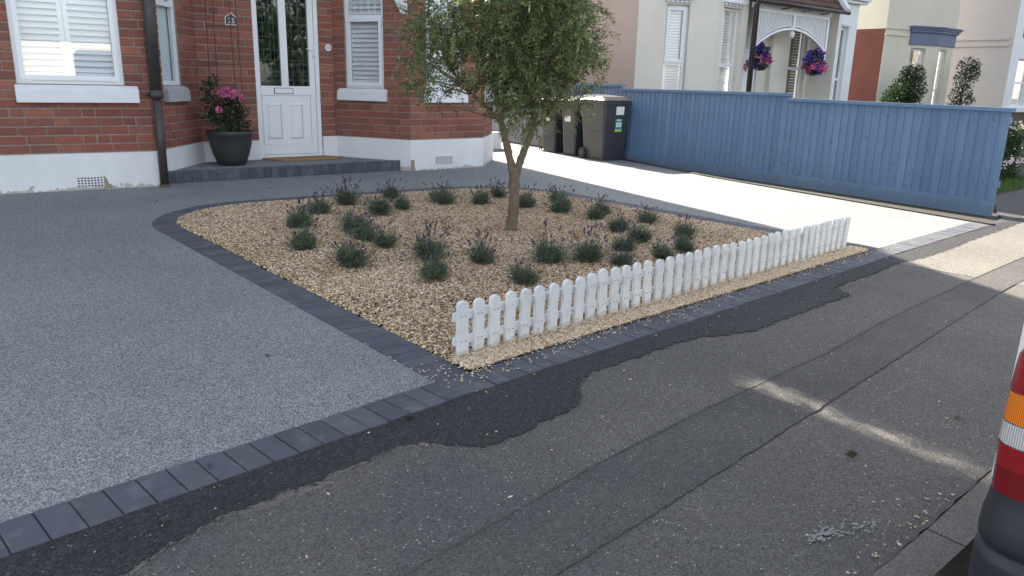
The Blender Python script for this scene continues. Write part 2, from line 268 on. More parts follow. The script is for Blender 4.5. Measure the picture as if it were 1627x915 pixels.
# ------------------------------------------------------------------ mesh helpers
def wloc(o):
    v = Vector((0, 0, 0))
    while o: v += o.location; o = o.parent
    return v
class MB:
    def __init__(s): s.v = []; s.f = []; s.mi = []; s.cur = 0; s.r = []; s.rv = 0.
    def add(s, vs, fs):
        n = len(s.v); s.v += [tuple(p) for p in vs]; s.f += [tuple(i+n for i in f) for f in fs]; s.mi += [s.cur]*len(fs); s.r += [s.rv]*len(fs)
    def box(s, x0, x1, y0, y1, z0, z1):
        s.hexa([(x0, y0, z0), (x1, y0, z0), (x1, y1, z0), (x0, y1, z0), (x0, y0, z1), (x1, y0, z1), (x1, y1, z1), (x0, y1, z1)])
    def hexa(s, p): s.add(p, [(0, 3, 2, 1), (4, 5, 6, 7), (0, 1, 5, 4), (1, 2, 6, 5), (2, 3, 7, 6), (3, 0, 4, 7)])
    def fb(s, fc, s0, s1, d0, d1, z0, z1, zt=None):
        """box on a facade: along s, out of the wall d, height z; zt = height of the outer top edge"""
        zt = z1 if zt is None else zt
        P = fc.p
        s.hexa([P(s0, d1, z0), P(s1, d1, z0), P(s1, d0, z0), P(s0, d0, z0), P(s0, d1, zt), P(s1, d1, zt), P(s1, d0, z1), P(s0, d0, z1)])
    def tube(s, pts, rad, n=8, caps=True):
        pts = [Vector(p) for p in pts]; rad = rad if isinstance(rad, (list, tuple)) else [rad]*len(pts); base = len(s.v); vs = []
        for i, p in enumerate(pts):
            d = (pts[min(i+1, len(pts)-1)]-pts[max(i-1, 0)]).normalized()
            a = d.cross(Vector((.31, .95, .05))).normalized(); b = d.cross(a)
            vs += [p+(a*math.cos(2*math.pi*k/n)+b*math.sin(2*math.pi*k/n))*rad[i] for k in range(n)]
        fs = [(i*n+k, i*n+(k+1) % n, (i+1)*n+(k+1) % n, (i+1)*n+k) for i in range(len(pts)-1) for k in range(n)]
        if caps: fs += [tuple(range(n))[::-1], tuple((len(pts)-1)*n+k for k in range(n))]
        s.add(vs, fs)
    def lathe(s, c, prof, n=24, caps=True):
        vs = []; c = Vector(c)
        for r, z in prof: vs += [c+Vector((r*math.cos(2*math.pi*k/n), r*math.sin(2*math.pi*k/n), z)) for k in range(n)]
        fs = [(i*n+k, i*n+(k+1) % n, (i+1)*n+(k+1) % n, (i+1)*n+k) for i in range(len(prof)-1) for k in range(n)]
        if caps: fs += [tuple(range(n))[::-1], tuple((len(prof)-1)*n+k for k in range(n))]
        s.add(vs, fs)
    def prism(s, poly, z0, z1):
        n = len(poly); s.add([(x, y, z0) for x, y in poly]+[(x, y, z1) for x, y in poly], [tuple(range(n))[::-1], tuple(range(n, 2*n))]+[(i, (i+1) % n, n+(i+1) % n, n+i) for i in range(n)])
    def wallpoly(s, pts, yf, yb):
        """polygon in XZ extruded along Y"""
        n = len(pts); s.add([(x, yf, z) for x, z in pts]+[(x, yb, z) for x, z in pts], [tuple(range(n)), tuple(range(n, 2*n))[::-1]]+[(i, n+i, n+(i+1) % n, (i+1) % n) for i in range(n)])
    def build(s, name, mats, parent=None, smooth=False, kind=None, loc=None, fixn=True):
        me = bpy.data.meshes.new(name)
        off = wloc(parent) if parent else Vector(loc or (0, 0, 0))
        me.from_pydata([(x-off.x, y-off.y, z-off.z) for x, y, z in s.v], [], s.f)
        for mm in (mats if isinstance(mats, (list, tuple)) else [mats]): me.materials.append(MT[mm] if isinstance(mm, str) else mm)
        me.polygons.foreach_set('material_index', s.mi)
        a = me.attributes.new('rnd', 'FLOAT', 'FACE'); a.data.foreach_set('value', s.r)
        if fixn:
            bm = bmesh.new(); bm.from_mesh(me); bmesh.ops.recalc_face_normals(bm, faces=bm.faces); bm.to_mesh(me); bm.free()
        if smooth: me.polygons.foreach_set('use_smooth', [True]*len(me.polygons))
        me.update()
        o = bpy.data.objects.new(name, me); COL.objects.link(o)
        if parent: o.parent = parent
        elif loc: o.location = loc
        if kind: o['kind'] = kind
        return o
class Facet:
    def __init__(s, a, b):
        s.a = Vector((*a, 0)); s.b = Vector((*b, 0)); s.L = (s.b-s.a).length; s.u = (s.b-s.a).normalized(); s.n = Vector((s.u.y, -s.u.x, 0))
    def p(s, t, d, z): q = s.a+s.u*t+s.n*d; return (q.x, q.y, z)
def thing(name, label, cat, loc=(0, 0, 0), group=None):
    o = bpy.data.objects.new(name, None); COL.objects.link(o); o.location = loc; o.empty_display_size = .2
    o['label'] = label; o['category'] = cat
    if group: o['group'] = group
    return o
def tag(o, label, cat, group=None):
    o['label'] = label; o['category'] = cat
    if group: o['group'] = group
    return o
def np_mesh(name, V, Fc, mat, parent=None, rnd=None, kind=None, smooth=False):
    me = bpy.data.meshes.new(name); V = np.asarray(V, dtype=np.float32)
    if parent is not None: V = V-np.array(wloc(parent), dtype=np.float32)
    k = Fc.shape[1]; me.vertices.add(len(V)); me.vertices.foreach_set('co', V.ravel())
    me.loops.add(Fc.size); me.loops.foreach_set('vertex_index', Fc.astype(np.int32).ravel())
    me.polygons.add(len(Fc)); me.polygons.foreach_set('loop_start', np.arange(0, Fc.size, k, dtype=np.int32)); me.polygons.foreach_set('loop_total', np.full(len(Fc), k, dtype=np.int32))
    if smooth: me.polygons.foreach_set('use_smooth', np.ones(len(Fc), dtype=bool))
    me.materials.append(MT[mat]); me.update(calc_edges=True)
    if rnd is not None: a = me.attributes.new('rnd', 'FLOAT', 'FACE'); a.data.foreach_set('value', rnd.astype(np.float32))
    o = bpy.data.objects.new(name, me); COL.objects.link(o)
    if parent is not None: o.parent = parent
    if kind: o['kind'] = kind
    return o
def leaves(P, D, L, W, tilt=None):
    """one folded quad per leaf: base P, direction D, length L, width W"""
    n = len(P); D = D/np.linalg.norm(D, axis=1, keepdims=True)
    S = np.cross(D, rng.normal(size=(n, 3))); S /= np.linalg.norm(S, axis=1, keepdims=True)
    Nn = np.cross(D, S)
    L = np.broadcast_to(L, n)[:, None]; W = np.broadcast_to(W, n)[:, None]
    V = np.stack([P, P+D*L*.45+S*W*.5+Nn*W*.15, P+D*L-Nn*W*.2, P+D*L*.45-S*W*.5+Nn*W*.15], 1).reshape(-1, 3)
    return V, np.arange(4*n).reshape(n, 4)

def rag(poly, amp, step=.06, seed=1):
    """add a ragged edge to a polygon"""
    r = random.Random(seed); out = []
    for i, a in enumerate(poly):
        b = poly[(i+1) % len(poly)]; d = math.hypot(b[0]-a[0], b[1]-a[1]); n = max(1, min(120, int(d/step)))
        for k in range(n):
            t = k/n; out.append((lerp(a[0], b[0], t)+r.uniform(-amp, amp), lerp(a[1], b[1], t)+r.uniform(-amp, amp)))
    return out
def sheet(name, poly, z, mat, kind='structure', fill=True):
    bm = bmesh.new(); vs = [bm.verts.new((x, y, z)) for x, y in poly]; f = bm.faces.new(vs); bmesh.ops.triangulate(bm, faces=[f])
    for f in bm.faces:
        f.normal_update()
        if f.normal.z < 0: f.normal_flip()
    n = len(poly); lo = [bm.verts.new((x, y, z-.012)) for x, y in poly]
    for i in range(n): bm.faces.new((vs[i], lo[i], lo[(i+1) % n], vs[(i+1) % n]))
    me = bpy.data.meshes.new(name); bm.to_mesh(me); bm.free(); me.materials.append(MT[mat])
    o = bpy.data.objects.new(name, me); COL.objects.link(o)
    if kind: o['kind'] = kind
    return o

# ------------------------------------------------------------------ ground, road, pavement
b = MB(); b.box(-200, 300, -200, 300, -.6, -.3); b.build('ground', 'soil', kind='structure')
sheet('road', [(-60, -6.4), (80, -6.4), (80, 4.8), (2.725, .655+.02), (-60, -3.0)][:0] or [(-60, -6.6), (80, -6.6), (80, 1.9), (30, 1.3), (2.4, .64), (-60, .2)], -.12, 'asphalt')
def street(x): return float(np.interp(x, [-60, -1.5, 1.77, 6.5, 8.66, 14, 40], [1.0, 2.14, 2.468, 2.775, 2.875, 3.05, 3.6]))
def kerbline(x): return float(np.interp(x, [-60, 2.1, 2.8, 10, 40], [.2, .66, .69, 1.0, 1.7]))
xs = [-60, -10, -3, -1.5, 0, 1, 1.77, 3, 4.5, 6.5, 8.66, 12, 20, 40]
sheet('pavement', [(x, kerbline(x)+.125) for x in xs]+[(x, street(x)+.02) for x in xs[::-1]], 0, 'asphalt')
# ground beyond the street line (soil under everything), one sheet a little lower
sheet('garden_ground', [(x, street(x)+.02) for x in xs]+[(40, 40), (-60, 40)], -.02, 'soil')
# kerb stones
kr = thing('kerb', '', '', (0, 0, 0)); del kr['label']; del kr['category']; kr['kind'] = 'structure'
x = -3.1
while x < 12:
    L = .905 if x < 0 else .905
    b = MB(); a0, a1 = kerbline(x+.004), kerbline(x+L-.004)
    b.hexa([(x+.004, a0, -.3), (x+L-.004, a1, -.3), (x+L-.004, a1+.125, -.3), (x+.004, a0+.125, -.3), (x+.004, a0+.012, .001), (x+L-.004, a1+.012, .001), (x+L-.004, a1+.122, .004), (x+.004, a0+.122, .004)])
    b.build('kerb_stone', 'kerb', kr); x += L
def strip_sheet(name, xs, lo, hi, z, mat):
    """a sheet between two edges y=lo(x) and y=hi(x), with a thin skirt"""
    n = len(xs); V = [(x, y, z) for x, y in zip(xs, lo)]+[(x, y, z) for x, y in zip(xs, hi)]+[(x, y, z-.012) for x, y in zip(xs, lo)]
    F = [(i, i+1, n+i+1, n+i) for i in range(n-1)]+[(2*n+i, 2*n+i+1, i+1, i) for i in range(n-1)]
    me = bpy.data.meshes.new(name); me.from_pydata(V, [], F); me.materials.append(MT[mat]); o = bpy.data.objects.new(name, me); COL.objects.link(o); o['kind'] = 'structure'; return o
def jag(pts, amp, step, seed):
    r = random.Random(seed); o = []
    for a, c in zip(pts, pts[1:]):
        n = max(1, int(math.hypot(c[0]-a[0], c[1]-a[1])/step))
        for k in range(n): o.append((lerp(a[0], c[0], k/n), lerp(a[1], c[1], k/n)+r.uniform(-amp, amp)))
    return o+[pts[-1]]
# fresh tarmac strip along the blocks
tar = [(-1.8, 1.80), (.08, 2.08), (.35, 2.03), (.5, 2.10), (.65, 2.155), (.97, 2.18), (1.15, 2.21), (1.34, 2.23), (1.40, 2.22), (1.47, 2.14), (1.56, 2.06), (1.63, 2.04), (1.79, 2.055), (1.96, 2.09), (2.08, 2.095), (2.17, 2.16), (2.23, 2.22), (2.29, 2.28), (2.34, 2.315), (2.43, 2.35), (2.70, 2.36), (3.0, 2.385), (3.26, 2.38), (3.45, 2.31), (3.62, 2.27), (3.85, 2.29), (4.36, 2.32), (4.80, 2.34), (4.9, 2.49), (5.03, 2.52), (5.59, 2.55), (5.99, 2.605), (6.45, 2.58), (6.92, 2.60), (7.67, 2.67), (8.34, 2.71), (9.6, 2.80)]
tarr = []; tn = 0
for (a, c) in zip(tar, tar[1:]):
    n = max(1, int(math.hypot(c[0]-a[0], c[1]-a[1])/.011))
    for k in range(n): x = lerp(a[0], c[0], k/n); tarr.append((x, lerp(a[1], c[1], k/n)+random.uniform(-.0055, .0055)+.006*math.sin(x*31)+.005*math.sin(x*67+1)+.004*math.sin(x*131)))
tarr = sorted(tarr); strip_sheet('tarmac_strip', [p[0] for p in tarr], [p[1] for p in tarr], [street(p[0]) for p in tarr], .004, 'tar')
ts = [q for q in tarr if q[0] < 1.47]; strip_sheet('dusty_margin', [q[0] for q in ts], [q[1]-.022-.02*math.sin(q[0]*9)-random.uniform(0, .014) for q in ts], [q[1]+.02 for q in ts], .002, 'asphaltdust')
xq = np.arange(6.05, 30, .05); strip_sheet('sun_paled_footway', xq, [max(kerbline(x)+.14, 2.5-min(1, (x-6.05)/.12)*1.7+.02*math.sin(x*40))+.0*math.sin(x*5)+random.uniform(-.006, .006) for x in xq], [min(street(x)+.01, float(np.interp(x, [p[0] for p in tarr], [p[1] for p in tarr]))+.01 if x < 9.55 else street(x)) for x in xq], .0025, 'asphaltsun')  # pale sheet painting the sunlit end of the footway
# old trench line
LA = [(-1.5, 1.33), (.5, 1.53), (.94, 1.57), (1.34, 1.63), (1.82, 1.70), (2.49, 1.765), (3.02, 1.80), (3.63, 1.835), (4.29, 1.915), (5.19, 1.985), (6.12, 2.05), (9, 2.2), (14, 2.4)]
LB_ = [(-1.5, 1.05), (.5, 1.25), (1.25, 1.318), (2.0, 1.39), (2.98, 1.488), (3.97, 1.59), (4.86, 1.685), (5.92, 1.79), (9, 1.95), (14, 2.15)]
ja, jb = jag(LA, .0035, .025, 3), jag(LB_, .0035, .03, 4)
xq = np.arange(-1.5, 13.9, .03); strip_sheet('trench_patch', xq, np.interp(xq, [p[0] for p in jb], [p[1] for p in jb]), np.interp(xq, [p[0] for p in ja], [p[1] for p in ja]), .003, 'asphalt2')
def ribbon(name, pts, wd, z, mat, seed):
    r = random.Random(seed); q = [wd*r.uniform(.25, 1) for _ in pts]
    return strip_sheet(name, [p[0] for p in pts], [p[1]-k for p, k in zip(pts, q)], [p[1]+k for p, k in zip(pts, q)], z, mat)
ribbon('upper_joint', ja, .007, .0055, 'crack', 8); ribbon('lower_joint', jb, .0032, .0055, 'crack', 9)
ribbon('kerb_joint', jag([(x, kerbline(x)+.13) for x in np.arange(-3, 12, .5)], .004, .04, 12), .007, .0055, 'crack', 10)
r = random.Random(3); b = MB()
for _ in range(150):
    q = random.Random(_).choice([(2.06, .965, .05, .012), (2.02, .98, .05, .01), (2.20, .915, .05, .012), (2.13, .94, .06, .02)]); x, y = r.gauss(q[0], q[2]*.7), r.gauss(q[1], q[3]); e = r.uniform(.002, .008)
    b.add([(x+e*math.cos(a)*r.uniform(.4, 1.6), y+e*math.sin(a)*r.uniform(.3, .9), .0052+_*.000004) for a in np.linspace(0, 5.4, 7)], [tuple(range(7))])
b.build('pale_scuff', 'lime', kind='structure')

# ------------------------------------------------------------------ block edging and driveway
def rounded(inset):
    c = []
    L_, R_, = 1.77+inset, 6.50-inset; T = 8.17-inset
    r1, r2 = 1.22-inset, 1.25-inset
    c.append((L_, street(L_)+0.0)); c.append((L_, 8.17-1.22))
    for k in range(1, 13): a = math.pi-k*math.pi/24; c.append((1.77+1.22+r1*math.cos(a), 8.17-1.22+r1*math.sin(a)))
    cx2, cy2 = 6.50-1.25, 8.02-1.25
    for k in range(0, 13): a = math.pi/2-k*math.pi/24; c.append((cx2+r2*math.cos(a), cy2+r2*math.sin(a)))
    c.append((R_, 2.975))
    return c
OUT, INN = rounded(0), rounded(.2)
INN[0] = (1.97, street(1.97)+.2); INN[-1] = (6.3, street(6.3)+.2)
def resample(p, step):
    d = [0]
    for a, c in zip(p, p[1:]): d.append(d[-1]+math.hypot(c[0]-a[0], c[1]-a[1]))
    n = int(d[-1]/step); t = np.linspace(0, d[-1], n+1); P = np.array(p)
    return np.stack([np.interp(t, d, P[:, 0]), np.interp(t, d, P[:, 1])], 1)
MID = rounded(.1); mid = resample(MID, .0985)
edg = thing('block_edging', '', '', (0, 0, 0)); del edg['label']; del edg['category']; edg['kind'] = 'structure'
def paver_mesh(wd, L, name='paver'):
    bm = bmesh.new(); bmesh.ops.create_cube(bm, size=1, matrix=Matrix.Diagonal((L, wd, .06, 1)))
    bmesh.ops.bevel(bm, geom=[e for e in bm.edges if all(v.co.z > 0 for v in e.verts)], offset=.003, segments=1, affect='EDGES')
    me = bpy.data.meshes.new(name); bm.to_mesh(me); bm.free(); me.materials.append(MT['charcoal']); return me
PV = paver_mesh(.0950, .196)
def paver(x, y, ang, me=PV, sy=1.0):
    o = bpy.data.objects.new('paver', me); COL.objects.link(o); o.parent = edg
    o.location = (x, y, -.022+random.uniform(-.0012, .0012)); o.rotation_euler = (random.uniform(-.006, .006), random.uniform(-.006, .006), ang+random.uniform(-.008, .008)); o.scale = (1, sy, 1)
for i in range(len(mid)-1):
    a, c = mid[i], mid[i+1]; d = c-a; m_ = (a+c)/2
    ang = math.atan2(d[1], d[0])+math.pi/2
    # on the curves the pavers are wedge cut: scale a little
    paver(m_[0], m_[1], ang, sy=np.linalg.norm(d)/.0985)
x = -1.46
while x < 8.6:
    if not (1.745 < x+.05 < 1.995):
        y = (street(x+.0493)); s_ = (street(x+.1)-street(x))/.1
        ang = math.atan(s_); paver(x+.0493, y+.1, ang+math.pi/2)
        x += .0985
    else: x = 1.9725
# dark joint bed below blocks
sheet('joint_bed', [(x, street(x)-.002) for x in (-1.6, 1.77, 6.5, 8.66)]+[(x, street(x)+.202) for x in (8.66, 6.5, 1.77, -1.6)], .0015, 'mortar_dark')
ring = OUT+INN[::-1]
sheet('edging_bed', ring, .0022, 'mortar_dark')
# resin driveway: left + behind + right of the bed
EDGE = [(8.68, 2.87), (8.88, 3.89), (9.15, 5.27), (9.53, 7.0), (10.355, 9.61), (10.62, 11.2), (10.9, 13.5), (11.3, 17)]
drive = [(x, street(x)+.2) for x in (-6, -1.5, 0, 1.77)]+[(px, py) for px, py in OUT[1:-1]]+[(6.5, street(6.5)+.2), (8.66, street(8.66)+.2)]+EDGE+[(8.0, 17), (8.0, 10.6), (-6, 10.6)]
sheet('driveway', drive, .004, 'resin')
ed = thing('driveway_edging', '', '', (0, 0, 0)); del ed['label']; del ed['category']; ed['kind'] = 'structure'
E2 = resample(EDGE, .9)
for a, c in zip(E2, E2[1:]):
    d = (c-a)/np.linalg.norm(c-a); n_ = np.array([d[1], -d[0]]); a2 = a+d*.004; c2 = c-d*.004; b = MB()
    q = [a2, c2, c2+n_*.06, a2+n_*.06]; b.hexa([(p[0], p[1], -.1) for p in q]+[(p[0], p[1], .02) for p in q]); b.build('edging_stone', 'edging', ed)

# ------------------------------------------------------------------ gravel bed

INNa = np.array(INN)
def inside(P, poly):
    x, y = P[:, 0], P[:, 1]; r = np.zeros(len(P), bool); n = len(poly); j = n-1
    for i in range(n):
        xi, yi = poly[i]; xj, yj = poly[j]
        c = ((yi > y) != (yj > y)) & (x < (xj-xi)*(y-yi)/(yj-yi+1e-12)+xi); r ^= c; j = i
    return r
OCT = np.array([(1, 0, 0), (-1, 0, 0), (0, 1, 0), (0, -1, 0), (0, 0, 1), (0, 0, -1)], float)
OF = np.array([(0, 2, 4), (2, 1, 4), (1, 3, 4), (3, 0, 4), (2, 0, 5), (1, 2, 5), (3, 1, 5), (0, 3, 5)])
def stones(name, P, size, mat, z=.006, parent=None):
    n = len(P); V = OCT[None]*(1+rng.uniform(-.28, .28, (n, 6, 3)))
    V += (rng.uniform(-.22, .22, (n, 6, 3)))
    sc = np.stack([rng.uniform(.75, 1.35, n), rng.uniform(.55, .95, n), rng.uniform(.4, .65, n)], 1)*size[:, None]
    V = V*sc[:, None]
    a = rng.uniform(0, 6.283, n); tz = rng.normal(0, .35, n)
    c, s = np.cos(tz), np.sin(tz); X = V[..., 0]*c[:, None]-V[..., 2]*s[:, None]; Z = V[..., 0]*s[:, None]+V[..., 2]*c[:, None]
    c, s = np.cos(a), np.sin(a); X2 = X*c[:, None]-V[..., 1]*s[:, None]; Y2 = X*s[:, None]+V[..., 1]*c[:, None]
    V = np.stack([X2+P[:, 0:1], Y2+P[:, 1:2], Z+P[:, 2:3]], 2)
    F = (OF[None]+np.arange(n)[:, None, None]*6).reshape(-1, 3)
    return np_mesh(name, V.reshape(-1, 3), F, mat, parent, np.repeat(rng.random(n), 8), 'stuff')
def scatter(n, x0, x1, y0, y1): return np.stack([rng.uniform(x0, x1, n), rng.uniform(y0, y1, n)], 1)
def fline(x): return np.interp(x, [1.9, 2.05, 4.3, 6.15, 6.6], [2.85, 2.86, 3.0, 3.12, 3.14])
def edge_dist(P):
    d = np.full(len(P), 9.)
    for a, c in zip(INN+[INN[0]], INN[1:]+[INN[0]]):
        a, c = np.array(a), np.array(c); e = c-a; t = np.clip(((P-a)@e)/(e@e+1e-9), 0, 1); d = np.minimum(d, np.linalg.norm(P-a-t[:, None]*e, axis=1))
    return d
def hill(P):
    k = np.clip(edge_dist(P)/.25, 0, 1); x, y = P[:, 0], P[:, 1]
    return .003+k*(.010+.010*np.sin(x*2.1+.6*np.sin(y*3))*np.sin(y*1.7+1)+.006*np.sin(x*7+y*4)*np.sin(y*6.3-x*2))
gx, gy = np.meshgrid(np.arange(1.85, 6.5, .05), np.arange(2.55, 8.15, .05), indexing='ij'); GP = np.stack([gx.ravel(), gy.ravel()], 1); ins = inside(GP, INN); gz = np.where(ins, hill(GP), -.004)
nx_, ny_ = gx.shape; idx = np.arange(nx_*ny_).reshape(nx_, ny_); GF = np.stack([idx[:-1, :-1], idx[1:, :-1], idx[1:, 1:], idx[:-1, 1:]], -1).reshape(-1, 4)
np_mesh('gravel_bed', np.column_stack([GP, gz]), GF, 'gravelbase', None, None, 'structure', True)
P = np.concatenate([scatter(75000, 1.9, 6.4, 2.6, 4.6), scatter(95000, 1.9, 6.4, 4.2, 8.0)])
INP = [(x, y) for x, y in INN]; INP[0] = (1.97, street(1.97)+.2); INP[-1] = (6.3, street(6.3)+.2)
P = P[inside(P, INP)]
hgt = hill(P)+.001+.009*rng.random(len(P))
back = P[:, 1] > fline(P[:, 0])
sz = rng.uniform(.0065, .0115, len(P))
# behind the fence: dull; in front: clean orange
mk = back; stones('gravel', np.column_stack([P, hgt])[mk], sz[mk], 'stone')
mk = ~back; Pf = P[mk]
Pf = np.concatenate([Pf, Pf+rng.normal(0, .01, Pf.shape), Pf+rng.normal(0, .012, Pf.shape)]); keep = (Pf[:, 1] > np.interp(Pf[:, 0], [-1.5, 1.77, 6.5], [2.34, 2.672, 2.975])-.01) & (Pf[:, 0] > 1.96)
n = 9000; xe = rng.uniform(1.985, 6.28, n); Pe = np.stack([xe, np.interp(xe, [1.77, 6.5], [2.668, 2.975])+rng.beta(1, 1.6, n)*.12], 1)
Pf = np.concatenate([Pf[keep], Pe]); stones('front_gravel', np.column_stack([Pf, np.maximum(hill(Pf), .010)+.002+.012*rng.random(len(Pf))]), rng.uniform(.006, .0115, len(Pf)), 'stone_o')
# strays on the blocks, tarmac and pavement
S = []
for _ in range(520):
    x = random.choice([random.uniform(1.8, 6.6), random.uniform(1.8, 3.6), random.uniform(2.5, 6.5)]); y = street(x)+.2-abs(random.gauss(0, .075)); S.append((x, y, .013 if y > street(x) else .009))
for _ in range(70): S.append((random.gauss(1.95, .12), random.gauss(2.72, .09), .013))
for _ in range(34): S.append((1.765+.2*(random.random() < .5)+random.gauss(0, .008), random.uniform(2.5, 3.3), .012))
for _ in range(45): x = random.uniform(.2, 7); S.append((x, street(x)-abs(random.gauss(.12, .25)), .008))
for _ in range(26): x = random.uniform(.4, 6); S.append((x, random.uniform(.9, 2.3), .006))
for _ in range(34): x = random.gauss(2.28, .22); S.append((x, kerbline(x)+.14+abs(random.gauss(0, .045)), .006))
for x, y in [(2.43, .93), (2.35, .97), (2.38, .955), (2.22, .99), (2.51, 1.08), (2.55, 1.07), (2.0, 1.0)]: S.append((x, y, .006))
S = np.array(S); stones('loose_gravel', S, rng.uniform(.0035, .0075, len(S)), 'stone_o')

T_ = np.array(tarr); k = rng.integers(0, len(T_), 2600); C = T_[k]+np.stack([rng.normal(0, .008, 2600), rng.normal(-.004, .011, 2600)], 1)
stones('tarmac_crumbs', np.column_stack([C, np.full(2600, .004)]), rng.uniform(.002, .0048, 2600), 'crumb')
n = 900; x = rng.uniform(0, 6, n); J = np.column_stack([x, np.interp(x, [p[0] for p in ja], [p[1] for p in ja])+rng.normal(0, .012, n), np.full(n, .004)]); stones('joint_grit', J, rng.uniform(.0015, .0035, n), 'grit')
# a few dead leaves blown on to the drive
LV = np.array([(3.59, 8.93, .008), (4.6, 8.75, .008), (2.2, 8.6, .008), (5.4, 8.4, .008), (6.0, 8.9, .008), (1.2, 6.3, .008), (.9, 4.4, .008), (1.3, 3.4, .008), (6.9, 6.9, .008), (2.9, 9.2, .008), (1.5, 2.42, .01), (.72, 2.45, .01), (2.6, 1.2, .006), (3.3, 1.1, .006)]); n = len(LV)
V, Fc = leaves(LV, np.column_stack([rng.normal(size=(n, 2)), rng.uniform(0, .2, n)]), .045, .028); np_mesh('fallen_leaves', V, Fc, 'deadleaf', None, rng.random(n), 'stuff')

# ------------------------------------------------------------------ brick house
house = thing('brick_house', 'red brick house with white plinth, two bays and white front door', 'house', (4.6, 10.9, 0))
LBf = Facet((-1.43, 10.14), (2.553, 9.778)); SPf = Facet((2.553, 9.778), (3.47, 10.9)); DWf = Facet((3.47, 10.9), (5.46, 10.9))
RSf = Facet((5.46, 10.92), (6.05, 9.73)); RFf = Facet((6.05, 9.73), (7.36, 9.73)); RPf = Facet((7.36, 9.73), (8.15, 10.5)); SD = Facet((8.15, 10.5), (8.15, 18))
LO = 2.416   # left bay: offset of s measured from x=0.97
ZT = 2.75
CP = .0975
holes = {LBf: [(.287+LO, 1.329+LO, 1.17, 2.62)], SPf: [(.38, .93, 1.17, 2.62)], DWf: [(.79, 1.765, -.1, 2.62)],
         RSf: [(.216, .885, 1.165, 2.62)], RFf: [(.285, .90, 1.165, 2.62)], RPf: [(.25, .80, 1.165, 2.62)]}
def grid_wall(fc, hs, z0, z1, d0, d1, b):
    ss = sorted({0, fc.L, *[h[0] for h in hs], *[h[1] for h in hs]}); zs = sorted({z0, z1, *[h[2] for h in hs if z0 < h[2] < z1], *[h[3] for h in hs if z0 < h[3] < z1]})
    for s0, s1 in zip(ss, ss[1:]):
        for a, c in zip(zs, zs[1:]):
            ms, mz = (s0+s1)/2, (a+c)/2
            if any(h[0] < ms < h[1] and h[2] < mz < h[3] for h in hs): continue
            b.fb(fc, s0, s1, d0, d1, a, c)
BRM = {}
def brick_mesh(L):
    k = round(L, 2)
    if k not in BRM:
        b = MB(); e = .0035; l2, h2 = .5, (CP-.016)/2
        l = k/2
        b.add([(-l, .05, -h2), (l, .05, -h2), (l, .05, h2), (-l, .05, h2), (-l, e, -h2), (l, e, -h2), (l, e, h2), (-l, e, h2), (-l+e, 0, -h2+e), (l-e, 0, -h2+e), (l-e, 0, h2-e), (-l+e, 0, h2-e)],
              [(8, 9, 10, 11), (4, 5, 9, 8), (5, 6, 10, 9), (6, 7, 11, 10), (7, 4, 8, 11), (0, 1, 5, 4), (1, 2, 6, 5), (2, 3, 7, 6), (3, 0, 4, 7)])
        me = bpy.data.meshes.new('brick'); me.from_pydata(b.v, [], b.f); me.materials.append(MT['brick'])
        bm = bmesh.new(); bm.from_mesh(me); bmesh.ops.recalc_face_normals(bm, faces=bm.faces)
        bm.to_mesh(me); bm.free()
        BRM[k] = me
    return BRM[k]
allbricks = []
def lay(fc, wall, z0, z1, hs, seed):
    r = random.Random(seed); row = 0; z = z0
    while z+CP <= z1+.001:
        zc = z+CP/2; segs = [(0, fc.L)]
        for h in hs:
            if h[2]-.02 < zc < h[3]:
                segs = [q for a, c in segs for q in ((a, min(c, h[0])), (max(a, h[1]), c)) if q[1]-q[0] > .03]
        for a, c in segs:
            s = a+.004; k = (row*1.37) % 1; first = True
            while s < c-.02:
                L = [.258, .258, .125][int(r.random()*3)] if row % 2 else [.258, .258, .258, .125][int(r.random()*4)]
                if first: L = [.13, .258, .19][row % 3]; first = False
                L = min(L, c-.004-s)
                if c-.004-(s+L) < .05: L = c-.004-s
                if L > .025: allbricks.append((fc, wall, s+L/2, zc, L, r.uniform(-.0015, .003)))
                s += L+.014
        z += CP; row += 1
for i, (fc, z0) in enumerate(((LBf, .422), (SPf, .422), (DWf, .424), (RSf, .452), (RFf, .457), (RPf, .457))):
    hs = holes[fc]; b = MB(); grid_wall(fc, hs, .3, ZT, -.12, -.009, b)
    wl = b.build('wall', 'mortar', house)
    lay(fc, wl, z0, ZT, hs, 20+i)
cv = Vector((0, 0, CH))
def bscore(q):
    p = Vector(q[0].p(q[2], 0, q[3])); d = p-cv; vis = 1
    t = Fv.dot(d); px = Rv.dot(d)/t*1220+813; py = 457-Uv.dot(d)/t*1220
    if px < -5 or px > 780 or py < -5: vis = 0
    fac = abs(q[0].n.dot(d.normalized()))
    if px > 640 and py < 150: vis *= .5
    return vis*q[4]*fac/t
allbricks.sort(key=bscore, reverse=True)
for fc, wl, s, z, L, dd in allbricks[:298]:
    o = bpy.data.objects.new('brick', brick_mesh(L)); COL.objects.link(o); o.parent = wl
    q = fc.p(s, dd, z); o.location = Vector(q)-wloc(wl); o.rotation_euler = (random.uniform(-.01, .01), random.uniform(-.006, .006), math.atan2(fc.u.y, fc.u.x)); 
b = MB()
for fc, wl, s, z, L, dd in allbricks[298:]:
    b.rv = random.random(); h2 = (CP-.016)/2
    b.fb(fc, s-L/2, s+L/2, -.03, dd, z-h2, z+h2)
o = b.build('brickwork', 'brick', house, kind='stuff')
